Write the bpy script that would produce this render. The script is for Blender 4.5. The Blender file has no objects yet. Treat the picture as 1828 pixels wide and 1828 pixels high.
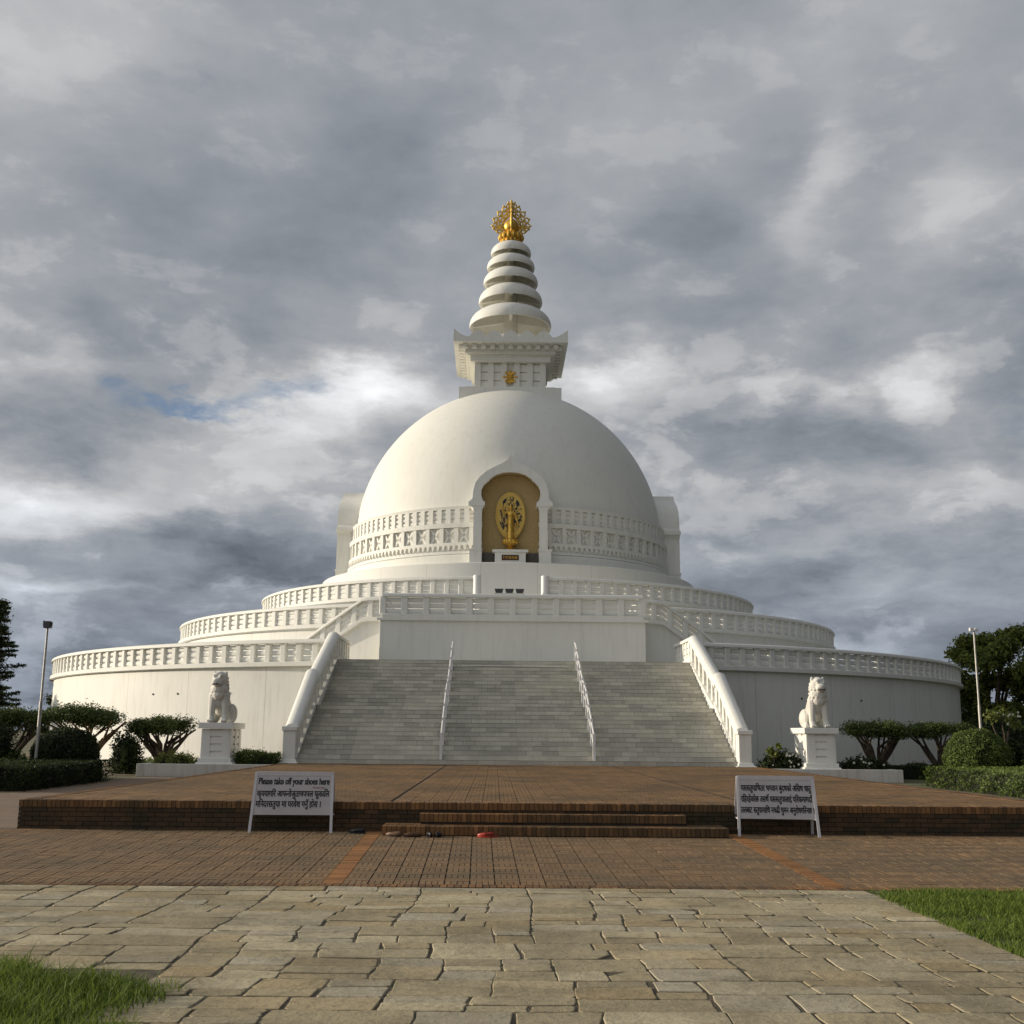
import bpy, bmesh, math, random
import numpy as np
from mathutils import Vector, Matrix
rad = math.radians
rng = np.random.default_rng(7)
random.seed(7)
sc = bpy.context.scene
COL = sc.collection

# ------------------------------------------------------------------ camera
F_PX, PITCH, ROLL, YAW = 2006.5, 11.18, -0.505, -0.777
CAM = Vector((-0.870, -82.925, 1.6))
def cam_dir(u, v):
    x, y = (u - 914) / F_PX, (914 - v) / F_PX
    c, s = math.cos(rad(ROLL)), math.sin(rad(ROLL)); X, U = x * c + y * s, -x * s + y * c
    c, s = math.cos(rad(PITCH)), math.sin(rad(PITCH)); Y, Z = c - U * s, s + U * c
    c, s = math.cos(rad(YAW)), math.sin(rad(YAW))
    return Vector((X * c - Y * s, X * s + Y * c, Z))
fw = cam_dir(914, 914); rt = cam_dir(914 + F_PX, 914) - fw; up = cam_dir(914, 914 - F_PX) - fw
cd = bpy.data.cameras.new('camera'); cam = bpy.data.objects.new('camera', cd); COL.objects.link(cam)
cd.sensor_width = 36; cd.lens = F_PX / 1828 * 36; cd.clip_start = .1; cd.clip_end = 6000
cam.matrix_world = Matrix.Translation(CAM) @ Matrix((rt, up, -fw)).transposed().to_4x4()
sc.camera = cam
sc.render.resolution_x = sc.render.resolution_y = 1024

# ------------------------------------------------------------------ sun, sky
SUN_EL, SUN_BACK = 13.0, 8.0          # the sun stands low on the left, a little behind the building
sd = Vector((-math.cos(rad(SUN_BACK)) * math.cos(rad(SUN_EL)), math.sin(rad(SUN_BACK)) * math.cos(rad(SUN_EL)), math.sin(rad(SUN_EL))))
sl = bpy.data.lights.new('sun', 'SUN'); sl.energy = 4.3; sl.angle = rad(.6); sl.color = (1, .87, .68)
so = bpy.data.objects.new('sun', sl); COL.objects.link(so); so.rotation_euler = sd.to_track_quat('Z', 'Y').to_euler()
so.location = sd * 200

class NT:
    """small helper for node trees"""
    def __init__(s, nt): s.nt = nt
    def n(s, t, **kw):
        o = s.nt.nodes.new(t)
        for k, v in kw.items(): setattr(o, k, v)
        return o
    def put(s, sock, v):
        if hasattr(v, 'links'): s.nt.links.new(v, sock)
        else: sock.default_value = v
    def m(s, op, a, b=0.0, c=None, clamp=False):
        o = s.n('ShaderNodeMath', operation=op, use_clamp=clamp); s.put(o.inputs[0], a); s.put(o.inputs[1], b)
        if c is not None: s.put(o.inputs[2], c)
        return o.outputs[0]
    def noise(s, vec, scale, detail=4, rough=.5, dist=0, col=False):
        o = s.n('ShaderNodeTexNoise'); s.put(o.inputs['Vector'], vec); o.inputs['Scale'].default_value = scale
        o.inputs['Detail'].default_value = detail; o.inputs['Roughness'].default_value = rough; o.inputs['Distortion'].default_value = dist
        return o.outputs['Color' if col else 'Fac']
    def ramp(s, v, a, b, lo=0., hi=1., smooth=True):
        o = s.n('ShaderNodeMapRange', interpolation_type='SMOOTHSTEP' if smooth else 'LINEAR'); s.put(o.inputs[0], v)
        for i, k in zip((1, 2, 3, 4), (a, b, lo, hi)): s.put(o.inputs[i], k)
        return o.outputs[0]
    def mix(s, f, a, b, mode='MIX'):
        o = s.n('ShaderNodeMix', data_type='RGBA', blend_type=mode); s.put(o.inputs[0], f)
        for i, v in ((6, a), (7, b)): s.put(o.inputs[i], (*v, 1) if isinstance(v, tuple) and len(v) == 3 else v)
        return o.outputs[2]
    def xyz(s, v):
        o = s.n('ShaderNodeSeparateXYZ'); s.put(o.inputs[0], v); return o.outputs
    def comb(s, x, y, z):
        o = s.n('ShaderNodeCombineXYZ')
        for i, v in enumerate((x, y, z)): s.put(o.inputs[i], v)
        return o.outputs[0]

w = bpy.data.worlds.new('World'); sc.world = w; w.use_nodes = True
N = NT(w.node_tree); w.node_tree.nodes.clear()
sky = N.n('ShaderNodeTexSky', sky_type='NISHITA'); sky.sun_disc = False
sky.sun_elevation = rad(SUN_EL); sky.sun_rotation = rad(270 + SUN_BACK); sky.air_density = 1.0; sky.ozone_density = 4.5; sky.dust_density = .3
bg_sky = N.n('ShaderNodeBackground'); N.put(bg_sky.inputs[0], sky.outputs[0]); bg_sky.inputs[1].default_value = .10
geo = N.n('ShaderNodeTexCoord').outputs['Generated']
dx, dy, dz = N.xyz(geo)
zc = N.m('MAXIMUM', dz, 0.0)
den = N.m('ADD', zc, .16)
cp = N.comb(N.m('DIVIDE', dx, den), N.m('DIVIDE', dy, den), 0.0)      # cloud deck seen in perspective
az = N.m('MULTIPLY', N.m('ARCTAN2', dx, dy), 57.2958); el = N.m('MULTIPLY', N.m('ARCSINE', dz), 57.2958)
wob = N.noise(N.comb(N.m('MULTIPLY', az, .05), N.m('MULTIPLY', el, .12), 0.0), 2.2, 6, .62, col=True)
wx, wy, _ = N.xyz(wob)
azw = N.m('ADD', az, N.m('MULTIPLY', N.m('SUBTRACT', wx, .5), 9.0))
elw = N.m('ADD', el, N.m('MULTIPLY', N.m('SUBTRACT', wy, .5), 6.0))
def blob(a, e, sa, se, tilt=0.):
    """soft patch of cloud at azimuth a, elevation e (degrees)"""
    A = N.m('SUBTRACT', azw, a); E = N.m('SUBTRACT', elw, e)
    c, s = math.cos(rad(tilt)), math.sin(rad(tilt))
    P = N.m('MULTIPLY', N.m('ADD', N.m('MULTIPLY', A, c), N.m('MULTIPLY', E, s)), 1 / sa)
    Q = N.m('MULTIPLY', N.m('SUBTRACT', N.m('MULTIPLY', E, c), N.m('MULTIPLY', A, s)), 1 / se)
    r = N.m('ADD', N.m('MULTIPLY', P, P), N.m('MULTIPLY', Q, Q))
    return N.m('EXPONENT', N.m('MULTIPLY', r, -1.0))
def uv_ae(u, v):
    d = cam_dir(u, v).normalized(); return math.degrees(math.atan2(d.x, d.y)), math.degrees(math.asin(d.z))
big = N.noise(cp, .9, 6, .56, .15)
mid = N.noise(cp, 2.2, 6, .54, .12)
puff = N.noise(N.comb(N.m('MULTIPLY', N.m('ADD', az, N.m('MULTIPLY', N.m('SUBTRACT', wx, .5), 3.0)), .085), N.m('MULTIPLY', N.m('ADD', el, N.m('MULTIPLY', N.m('SUBTRACT', wy, .5), 2.0)), .165), 7.0), 1.9, 9, .58, .0)
str_ = N.noise(N.comb(N.m('MULTIPLY', azw, .045), N.m('MULTIPLY', elw, .22), 3.0), 1.6, 7, .6, .3)
B = N.m('ADD', .362, N.m('MULTIPLY', N.m('SUBTRACT', big, .5), .26))
B = N.m('ADD', B, N.m('MULTIPLY', N.m('SUBTRACT', mid, .5), .30))
pa = N.ramp(el, 28, 13, .17, .44)
B = N.m('ADD', B, N.m('MULTIPLY', N.m('SUBTRACT', puff, .5), pa))
B = N.m('ADD', B, N.m('MULTIPLY', N.m('MULTIPLY', N.ramp(puff, .53, .60), pa), .16))      # crisper lit edges of the lumps
lowf = N.ramp(el, 24, 4, 0, 1)
B = N.m('ADD', B, N.m('MULTIPLY', N.m('MULTIPLY', N.m('SUBTRACT', str_, .5), .36), lowf))
B = N.m('SUBTRACT', B, N.m('MULTIPLY', N.ramp(el, 9, 0, 0, 1), .10))
CLOUDS = [  # pixel of the photograph the cloud was seen at -> direction; widths in degrees; brightness
    (640, 690, 4, 1.2, -4, .58), (560, 740, 4, 1.3, 0, .20), (60, 890, 5, 1.1, 8, .36), (250, 815, 6, 1.3, 10, .14), (330, 870, 4, 1.0, 4, .12),
    (560, 860, 4, 1.6, 0, .12), (1080, 690, 3, 1.6, 0, .28), (1040, 655, 3, .8, 0, .16), (1640, 670, 2.0, 1.1, 12, .26), (1420, 695, 3.2, .6, 4, .16), (1500, 715, .9, .8, 0, .10),
    (1450, 330, 1.6, 4, -28, .14), (1720, 340, 3, 2.2, 25, .11), (60, 80, 6, 2, 0, .08), (280, 60, 6, 2, 0, .05), (1500, 60, 6, 2, 10, .07),
    (1600, 850, 6, .8, 4, .10), (1560, 930, 8, .9, 6, .10), (110, 640, 4, 1, -4, .12), (90, 1060, 4, .6, 4, .16), (150, 1045, 2, .5, 4, .08), (1560, 1020, 4, .7, 0, .07),
    (350, 950, 5, 1.8, 0, -.10), (120, 790, 4, 1.8, 0, -.10), (500, 1000, 6, 2, 0, -.08), (300, 400, 9, 5, 0, -.07), (700, 330, 5, 5, 0, -.05), (1180, 430, 5, 2, 10, -.08),
    (1330, 780, 6, 2.0, 0, -.04), (1300, 960, 5, 1.8, 0, -.06), (1500, 1110, 8, 1.4, 0, -.05), (250, 1150, 8, 1.8, 0, -.07), (1700, 980, 6, .8, 0, -.06), (60, 560, 6, 2, -8, -.03)]
for u, v, sa, se, t, k in CLOUDS:
    a, e = uv_ae(u, v); B = N.m('ADD', B, N.m('MULTIPLY', blob(a, e, sa, se, t), k))
glow = N.m('MAXIMUM', N.n('ShaderNodeVectorMath', operation='DOT_PRODUCT').outputs['Value'], 0.0)
gn = w.node_tree.nodes[-2] if False else [n for n in w.node_tree.nodes if n.bl_idname == 'ShaderNodeVectorMath'][-1]
N.put(gn.inputs[0], geo); gn.inputs[1].default_value = sd
B = N.m('ADD', B, N.m('MULTIPLY', N.m('POWER', glow, 5.0), .55))       # bright cloud round the hidden-side sun
side = N.n('ShaderNodeVectorMath', operation='DOT_PRODUCT'); N.put(side.inputs[0], geo); side.inputs[1].default_value = Vector((-.55, -.75, .35)).normalized()
B = N.m('ADD', B, N.m('MULTIPLY', N.m('POWER', N.m('MAXIMUM', side.outputs['Value'], 0.0), 2.0), .27))   # added fill: unseen sky behind the viewer brightened for the shaded fronts
dark = N.n('ShaderNodeVectorMath', operation='DOT_PRODUCT'); N.put(dark.inputs[0], geo); dark.inputs[1].default_value = Vector((.93, -.30, .1)).normalized()
B = N.m('SUBTRACT', B, N.m('MULTIPLY', N.m('POWER', N.m('MAXIMUM', dark.outputs['Value'], 0.0), 1.5), .46))  # added: unseen sky off to the right dimmed to darken the right-hand walls
B = N.m('MULTIPLY', N.m('MAXIMUM', B, .09), N.ramp(dz, -.05, .0, .35, 1))
tint = N.mix(N.ramp(B, .12, .55), (.84, .955, 1.13), (.985, 1.0, 1.02))
tint = N.mix(N.ramp(el, 13, 1, 0, .75), tint, (.82, .95, 1.16))
ccol = N.mix(1.0, tint, N.comb(B, B, B), 'MULTIPLY')
bg_cl = N.n('ShaderNodeBackground'); N.put(bg_cl.inputs[0], ccol); bg_cl.inputs[1].default_value = 1.0
h1 = uv_ae(470, 685); h2 = uv_ae(350, 712); h3 = uv_ae(215, 705)
gap = N.m('ADD', N.m('ADD', blob(*h1, 2.3, 1.0, 14), N.m('MULTIPLY', blob(*h2, 2.6, .45, -4), .95)), N.m('MULTIPLY', blob(*h3, 1.5, .5, -20), .35))
gap = N.m('ADD', gap, N.m('MULTIPLY', N.m('SUBTRACT', str_, .5), .9))
gap = N.ramp(N.m('ADD', gap, N.m('MULTIPLY', N.m('SUBTRACT', puff, .5), -2.0)), .30, 1.15, 0, .70)
ms = N.n('ShaderNodeMixShader'); N.put(ms.inputs[0], gap); N.put(ms.inputs[1], bg_cl.outputs[0]); N.put(ms.inputs[2], bg_sky.outputs[0])
wo = N.n('ShaderNodeOutputWorld'); N.put(wo.inputs[0], ms.outputs[0])

vs = sc.view_settings; vs.view_transform = 'Standard'; vs.look = 'None'; vs.exposure = 0; vs.gamma = 1
try: vs.use_curve_mapping = False
except Exception: pass
sc.render.engine = 'CYCLES'

# ------------------------------------------------------------------ materials
def new_mat(name):
    m = bpy.data.materials.new(name); m.use_nodes = True; nt = m.node_tree
    b = nt.nodes['Principled BSDF']; return m, NT(nt), b
def bump(N, b, h, strength=.4, dist=.02):
    o = N.n('ShaderNodeBump'); o.inputs['Strength'].default_value = strength; o.inputs['Distance'].default_value = dist
    N.put(o.inputs['Height'], h); N.nt.links.new(o.outputs[0], b.inputs['Normal'])
def obj_co(N): return N.n('ShaderNodeTexCoord').outputs['Object']
def attr(N, name='rnd'):
    o = N.n('ShaderNodeAttribute'); o.attribute_name = name; return o.outputs['Fac']

def mat_paint(name, base=(.80, .79, .735), joint=0, dirt=.16, rough=.6, stain=(.42, .40, .34)):
    m, N, b = new_mat(name); co = obj_co(N); x, y, z = N.xyz(co)
    n1 = N.noise(co, .35, 5, .6); n2 = N.noise(N.comb(N.m('MULTIPLY', x, 3.0), N.m('MULTIPLY', y, 3.0), N.m('MULTIPLY', z, .35)), 1.2, 5, .65)
    n3 = N.noise(co, 9, 4, .6)
    f = N.m('ADD', N.m('MULTIPLY', N.ramp(n1, .35, .75), dirt * .6), N.m('MULTIPLY', N.ramp(n2, .46, .72), dirt))
    f = N.m('ADD', f, N.m('MULTIPLY', N.ramp(n3, .55, .8), dirt * .35))
    c = N.mix(f, base, stain)
    if joint:
        a = N.m('MULTIPLY', N.m('ARCTAN2', x, y), joint / (2 * math.pi)); fr = N.m('ABSOLUTE', N.m('SUBTRACT', N.m('FRACT', N.m('ADD', a, 100.978)), .5))
        c = N.mix(N.m('MULTIPLY', N.m('LESS_THAN', fr, .0045), .38), c, (.30, .28, .24))
    N.put(b.inputs['Base Color'], c); b.inputs['Roughness'].default_value = rough
    b.inputs['Specular IOR Level'].default_value = .3
    bump(N, b, N.m('ADD', n3, N.m('MULTIPLY', n1, 2.0)), .25, .01)
    return m
M = {}
M['paint'] = mat_paint('white_paint')
M['wall'] = mat_paint('white_wall_paint', joint=40, dirt=.22)
M['drumwall'] = mat_paint('drum_paint', joint=24, dirt=.08)
M['dome'] = mat_paint('dome_paint', base=(.80, .79, .725), dirt=.13)
M['lionstone'] = mat_paint('carved_white_stone', base=(.74, .72, .66), dirt=.55, rough=.8, stain=(.30, .28, .22))
M['planter'] = mat_paint('planter_paint', base=(.66, .64, .59), dirt=.5, rough=.8, stain=(.30, .28, .22))
def mat_plain(name, base, rough=.6, metal=0, spec=.4, var=0., scale=8):
    m, N, b = new_mat(name)
    if var:
        n = N.noise(obj_co(N), scale, 5, .6); c = N.mix(N.ramp(n, .3, .7), tuple(v * (1 - var) for v in base), tuple(min(1, v * (1 + var)) for v in base))
        N.put(b.inputs['Base Color'], c); bump(N, b, n, .2, .01)
    else: b.inputs['Base Color'].default_value = (*base, 1)
    b.inputs['Roughness'].default_value = rough; b.inputs['Metallic'].default_value = metal; b.inputs['Specular IOR Level'].default_value = spec
    return m
M['ochre'] = mat_plain('ochre_wall_paint', (.46, .34, .155), .8, var=.12)
M['darkpanel'] = mat_plain('dark_red_plaque', (.05, .012, .01), .4)
M['gold'] = mat_plain('gold_leaf', (.70, .43, .085), .40, .85, var=.15, scale=5)
M['goldpale'] = mat_plain('gold_openwork', (.72, .50, .12), .5, .6, var=.25, scale=4)
M['skirt'] = mat_plain('dark_skirting', (.12, .11, .10), .7, var=.2)
M['black'] = mat_plain('black_metal', (.02, .02, .022), .45)
M['ink'] = mat_plain('black_sign_paint', (.012, .012, .014), .6)
M['redink'] = mat_plain('red_sign_paint', (.30, .03, .03), .6)
M['steel'] = mat_plain('white_pipe_paint', (.74, .73, .72), .4)
M['pole'] = mat_plain('galvanised_pole', (.42, .40, .36), .5, .3, var=.2, scale=3)
M['lampglass'] = mat_plain('dark_lamp_housing', (.05, .055, .06), .3)
M['signboard'] = mat_plain('sign_board_paint', (.46, .435, .44), .6, var=.08, scale=3)
M['signwood'] = mat_plain('sign_frame_paint', (.57, .55, .57), .55, var=.06, scale=6)
M['shoebrown'] = mat_plain('brown_leather', (.14, .075, .035), .55, var=.2)
M['shoeblack'] = mat_plain('black_leather', (.015, .016, .02), .45)
M['shoered'] = mat_plain('red_plastic', (.42, .05, .03), .4)
M['insole'] = mat_plain('shoe_insole', (.16, .10, .06), .8)
M['bark'] = mat_plain('bark', (.075, .055, .038), .9, var=.4, scale=6)
M['paleBark'] = mat_plain('pale_bark', (.24, .15, .08), .9, var=.4, scale=6)
M['mortar'] = mat_plain('mortar_joint', (.045, .034, .026), .95, var=.3, scale=5)
M['dirt'] = mat_plain('path_dirt', (.085, .070, .045), .95, var=.5, scale=7)
M['flower'] = mat_plain('white_petals', (.75, .72, .62), .7)

m, N, b = new_mat('mandorla_gold'); co = obj_co(N); x, y, z = N.xyz(co)
n = N.noise(N.comb(N.m('MULTIPLY', x, 2.2), y, z), 2.7, 5, .62, 1.2)
r2 = N.m('ADD', N.m('POWER', N.m('MULTIPLY', x, 1 / .76), 2.0), N.m('POWER', N.m('MULTIPLY', N.m('SUBTRACT', z, 2.35), 1 / 1.25), 2.0))
f = N.m('MULTIPLY', N.ramp(n, .49, .53), N.ramp(r2, 1.05, .9))
N.put(b.inputs['Base Color'], N.mix(f, (.66, .45, .11), (.012, .015, .025)))
N.put(b.inputs['Metallic'], N.m('MULTIPLY', N.m('SUBTRACT', 1.0, f), .35)); b.inputs['Roughness'].default_value = .5
bump(N, b, n, .8, .03); M['mandorla'] = m

m, N, b = new_mat('marble_steps'); co = obj_co(N); x, y, z = N.xyz(co)
def bricktex(N, vec, c1, c2, mo, w_, h_, ms_, off=.5):
    o = N.n('ShaderNodeTexBrick'); N.put(o.inputs['Vector'], vec); o.offset = off
    for k, v in (('Color1', c1), ('Color2', c2), ('Mortar', mo)): o.inputs[k].default_value = (*v, 1)
    o.inputs['Scale'].default_value = 1; o.inputs['Brick Width'].default_value = w_; o.inputs['Row Height'].default_value = h_
    o.inputs['Mortar Size'].default_value = ms_; o.inputs['Mortar Smooth'].default_value = .3; o.inputs['Bias'].default_value = 0
    return o
zz = N.m('ADD', z, -.4837 + 20 * .17165 + .012)
bt = bricktex(N, N.comb(x, zz, 0.0), (.44, .425, .37), (.60, .58, .50), (.19, .18, .15), .60, .17165, .0055, .43)
cell = N.n('ShaderNodeTexWhiteNoise', noise_dimensions='2D')
N.put(cell.inputs['Vector'], N.comb(N.m('FLOOR', N.m('MULTIPLY', x, 1 / 1.56)), N.m('FLOOR', N.m('MULTIPLY', zz, 1 / .3433)), 0.0))
cr = cell.outputs['Value']
n1 = N.noise(co, 1.2, 6, .65); n2 = N.noise(co, 11, 4, .6)
c = N.mix(N.m('MULTIPLY', N.ramp(n1, .42, .70), .55), bt.outputs['Color'], (.35, .34, .28))
c = N.mix(N.m('MULTIPLY', N.m('GREATER_THAN', cr, .72), .35), c, (.66, .63, .52))
c = N.mix(N.m('MULTIPLY', N.ramp(n2, .55, .8), .30), c, (.22, .19, .14))
N.put(b.inputs['Base Color'], c); b.inputs['Roughness'].default_value = .7; b.inputs['Specular IOR Level'].default_value = .3
bump(N, b, n2, .3, .01); M['marble'] = m

def mat_brick(name, a, b_, dark, sc_=5.0):
    m, N, b = new_mat(name); co = obj_co(N); r = attr(N)
    n = N.noise(co, sc_ * 3, 5, .65); n1 = N.noise(co, .55, 7, .68)
    c = N.mix(r, a, b_); c = N.mix(N.ramp(n, .45, .8, 0, .6), c, dark); c = N.mix(N.ramp(n1, .40, .66, 0, .7), c, dark)
    N.put(b.inputs['Base Color'], c); b.inputs['Roughness'].default_value = .85; b.inputs['Specular IOR Level'].default_value = .2
    bump(N, b, n, .5, .008); return m
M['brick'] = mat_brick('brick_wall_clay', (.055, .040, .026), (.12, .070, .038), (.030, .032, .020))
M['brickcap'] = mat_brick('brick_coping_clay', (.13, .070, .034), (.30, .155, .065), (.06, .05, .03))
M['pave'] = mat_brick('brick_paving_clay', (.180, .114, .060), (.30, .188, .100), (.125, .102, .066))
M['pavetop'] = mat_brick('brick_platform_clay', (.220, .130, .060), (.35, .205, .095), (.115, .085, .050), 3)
M['strip'] = mat_brick('orange_brick_strip', (.33, .145, .050), (.40, .190, .070), (.17, .095, .045))

m, N, b = new_mat('flagstone'); co = obj_co(N); r = attr(N)
n = N.noise(co, 1.3, 7, .68, .3); n2 = N.noise(co, 16, 6, .7); n3 = N.noise(co, 5, 6, .65, .8)
r2_ = N.m('FRACT', N.m('MULTIPLY', r, 37.7)); c = N.mix(r, (.30, .245, .145), (.54, .465, .305))
c = N.mix(N.ramp(r2_, .60, 1.0, 0, .55), c, (.42, .39, .32)); c = N.mix(N.ramp(r2_, .30, 0.0, 0, .5), c, (.46, .34, .18))
c = N.mix(N.ramp(n, .40, .68, 0, .65), c, (.24, .205, .13))
c = N.mix(N.ramp(n3, .50, .72, 0, .5), c, (.40, .32, .21))
c = N.mix(N.ramp(n2, .48, .74, 0, .6), c, (.13, .11, .075)); n4 = N.noise(co, .75, 7, .72, .5); c = N.mix(N.ramp(n4, .48, .66, 0, .55), c, (.17, .145, .09))
N.put(b.inputs['Base Color'], c); b.inputs['Roughness'].default_value = .85; b.inputs['Specular IOR Level'].default_value = .25
bump(N, b, N.m('ADD', N.m('MULTIPLY', n3, 1.2), n2), .7, .014); M['flag'] = m

m, N, b = new_mat('ground_soil'); co = obj_co(N)
n = N.noise(co, .25, 6, .6); n2 = N.noise(co, 6, 5, .65)
c = N.mix(N.ramp(n, .42, .6), (.075, .085, .03), (.18, .135, .08)); c = N.mix(N.ramp(n2, .4, .8, 0, .6), c, (.05, .05, .025))
N.put(b.inputs['Base Color'], c); b.inputs['Roughness'].default_value = .95; bump(N, b, n2, .6, .03); M['soil'] = m

m, N, b = new_mat('side_path_clay'); co = obj_co(N)
bt = bricktex(N, co, (.15, .095, .060), (.22, .14, .085), (.075, .055, .04), .24, .12, .008)
n = N.noise(co, .6, 6, .6); c = N.mix(N.ramp(n, .4, .7, 0, .6), bt.outputs['Color'], (.20, .165, .11))
N.put(b.inputs['Base Color'], c); b.inputs['Roughness'].default_value = .9; M['sidepath'] = m

def mat_leaf(name, a, b_, trans=.25):
    m, N, b = new_mat(name); r = attr(N)
    N.put(b.inputs['Base Color'], N.mix(r, a, b_)); b.inputs['Roughness'].default_value = .6; b.inputs['Specular IOR Level'].default_value = .25
    if trans:
        t = N.n('ShaderNodeBsdfTranslucent'); N.put(t.inputs[0], N.mix(r, tuple(v * 1.2 for v in a), tuple(v * 1.3 for v in b_)))
        mx = N.n('ShaderNodeMixShader'); mx.inputs[0].default_value = trans
        N.put(mx.inputs[1], b.outputs[0]); N.put(mx.inputs[2], t.outputs[0]); N.put(N.nt.nodes['Material Output'].inputs[0], mx.outputs[0])
    return m
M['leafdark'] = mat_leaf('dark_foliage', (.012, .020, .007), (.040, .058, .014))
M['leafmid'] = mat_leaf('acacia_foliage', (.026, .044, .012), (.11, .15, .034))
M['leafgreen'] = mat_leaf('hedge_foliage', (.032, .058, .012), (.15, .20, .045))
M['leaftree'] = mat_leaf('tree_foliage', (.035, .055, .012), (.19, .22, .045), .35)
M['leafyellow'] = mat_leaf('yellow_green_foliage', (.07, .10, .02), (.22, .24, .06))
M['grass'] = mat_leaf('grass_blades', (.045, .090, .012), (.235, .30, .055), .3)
M['core'] = mat_plain('shaded_twig_core', (.012, .014, .007), 1)  # near-black twig mass, the shade inside the bushes put into its colour

# ------------------------------------------------------------------ mesh helpers
class MB:
    def __init__(s): s.v = []; s.f = []; s.r = []
    def add(s, vs, fs, r=None):
        k = len(s.v); s.v += [tuple(p) for p in vs]; s.f += [tuple(i + k for i in f) for f in fs]
        s.r += [random.random() if r is None else r] * len(fs)
    def box(s, x0, x1, y0, y1, z0, z1, r=None):
        v = [(x, y, z) for z in (z0, z1) for y in (y0, y1) for x in (x0, x1)]
        s.add(v, [(0, 2, 3, 1), (4, 5, 7, 6), (0, 1, 5, 4), (2, 6, 7, 3), (0, 4, 6, 2), (1, 3, 7, 5)], r)
    def frustum(s, x0, x1, y0, y1, z0, z1, g, r=None):
        """box whose top is inset by g (negative widens)"""
        v = [(x0, y0, z0), (x1, y0, z0), (x0, y1, z0), (x1, y1, z0), (x0 + g, y0 + g, z1), (x1 - g, y0 + g, z1), (x0 + g, y1 - g, z1), (x1 - g, y1 - g, z1)]
        s.add(v, [(0, 2, 3, 1), (4, 5, 7, 6), (0, 1, 5, 4), (2, 6, 7, 3), (0, 4, 6, 2), (1, 3, 7, 5)], r)
    def obox(s, c, t, n, hw, hd, z0, z1, r=None):
        """upright box centred on c=(x,y): t = tangent, n = normal, half width hw, half depth hd"""
        P = [(c[0] + a * hw * t[0] + b * hd * n[0], c[1] + a * hw * t[1] + b * hd * n[1]) for b in (-1, 1) for a in (-1, 1)]
        v = [(p[0], p[1], z) for z in (z0, z1) for p in P]
        s.add(v, [(0, 2, 3, 1), (4, 5, 7, 6), (0, 1, 5, 4), (2, 6, 7, 3), (0, 4, 6, 2), (1, 3, 7, 5)], r)
    def revolve(s, prof, n=64, a0=0, a1=2 * math.pi, c=(0, 0)):
        full = abs(a1 - a0 - 2 * math.pi) < 1e-6; k = n if full else n + 1
        v = [(c[0] + R * math.sin(a0 + (a1 - a0) * i / n), c[1] - R * math.cos(a0 + (a1 - a0) * i / n), z) for i in range(k) for R, z in prof]
        m = len(prof); f = []
        for i in range(n):
            j = (i + 1) % k
            for q in range(m - 1): f.append((i * m + q, j * m + q, j * m + q + 1, i * m + q + 1))
        s.add(v, f)
    def tube(s, pts, rs, n=8, caps=True):
        pts = [Vector(p) for p in pts]; rs = rs if hasattr(rs, '__len__') else [rs] * len(pts); v = []; f = []
        for i, p in enumerate(pts):
            t = (pts[min(i + 1, len(pts) - 1)] - pts[max(i - 1, 0)]).normalized()
            a = t.cross(Vector((0, 0, 1)));  a = Vector((1, 0, 0)) if a.length < 1e-3 else a.normalized(); b = t.cross(a)
            v += [p + (a * math.cos(2 * math.pi * k / n) + b * math.sin(2 * math.pi * k / n)) * rs[i] for k in range(n)]
        for i in range(len(pts) - 1):
            for k in range(n): f.append((i * n + k, i * n + (k + 1) % n, (i + 1) * n + (k + 1) % n, (i + 1) * n + k))
        if caps: f += [tuple(range(n)), tuple(reversed(range((len(pts) - 1) * n, len(pts) * n)))]
        s.add(v, f)
    def sweep(s, prof, path, closed=False):
        """prof: closed list of (outward offset, dz); path: 3-D points; outward = right-hand horizontal normal of the travel direction"""
        n = len(path); m = len(prof); v = []; f = []
        for i, p in enumerate(path):
            a = path[(i - 1) % n] if (closed or i > 0) else p; b = path[(i + 1) % n] if (closed or i < n - 1) else p
            d1 = Vector((p[0] - a[0], p[1] - a[1])); d2 = Vector((b[0] - p[0], b[1] - p[1]))
            if d1.length < 1e-6: d1 = d2
            if d2.length < 1e-6: d2 = d1
            d1.normalize(); d2.normalize(); t = (d1 + d2).normalized(); k = 1 / max(.5, t.dot(d1)); nn = Vector((t.y, -t.x)) * k
            v += [(p[0] + nn.x * o, p[1] + nn.y * o, p[2] + dz) for o, dz in prof]
        for i in range(n if closed else n - 1):
            j = (i + 1) % n
            for q in range(m): f.append((i * m + q, i * m + (q + 1) % m, j * m + (q + 1) % m, j * m + q))
        if not closed: f += [tuple(reversed(range(m))), tuple(range((n - 1) * m, n * m))]
        s.add(v, f)
    def sphere(s, c, r, n=10, k=6):
        r = r if hasattr(r, '__len__') else (r, r, r); v = [(c[0], c[1], c[2] - r[2])]; f = []
        for i in range(1, k):
            t = math.pi * i / k
            v += [(c[0] + r[0] * math.sin(t) * math.cos(2 * math.pi * j / n), c[1] + r[1] * math.sin(t) * math.sin(2 * math.pi * j / n), c[2] - r[2] * math.cos(t)) for j in range(n)]
        v.append((c[0], c[1], c[2] + r[2]))
        for j in range(n):
            f.append((0, 1 + (j + 1) % n, 1 + j)); f.append((len(v) - 1, len(v) - 1 - n + j, len(v) - 1 - n + (j + 1) % n))
            for i in range(k - 2): a = 1 + i * n; f.append((a + j, a + (j + 1) % n, a + n + (j + 1) % n, a + n + j))
        s.add(v, f)
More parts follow.
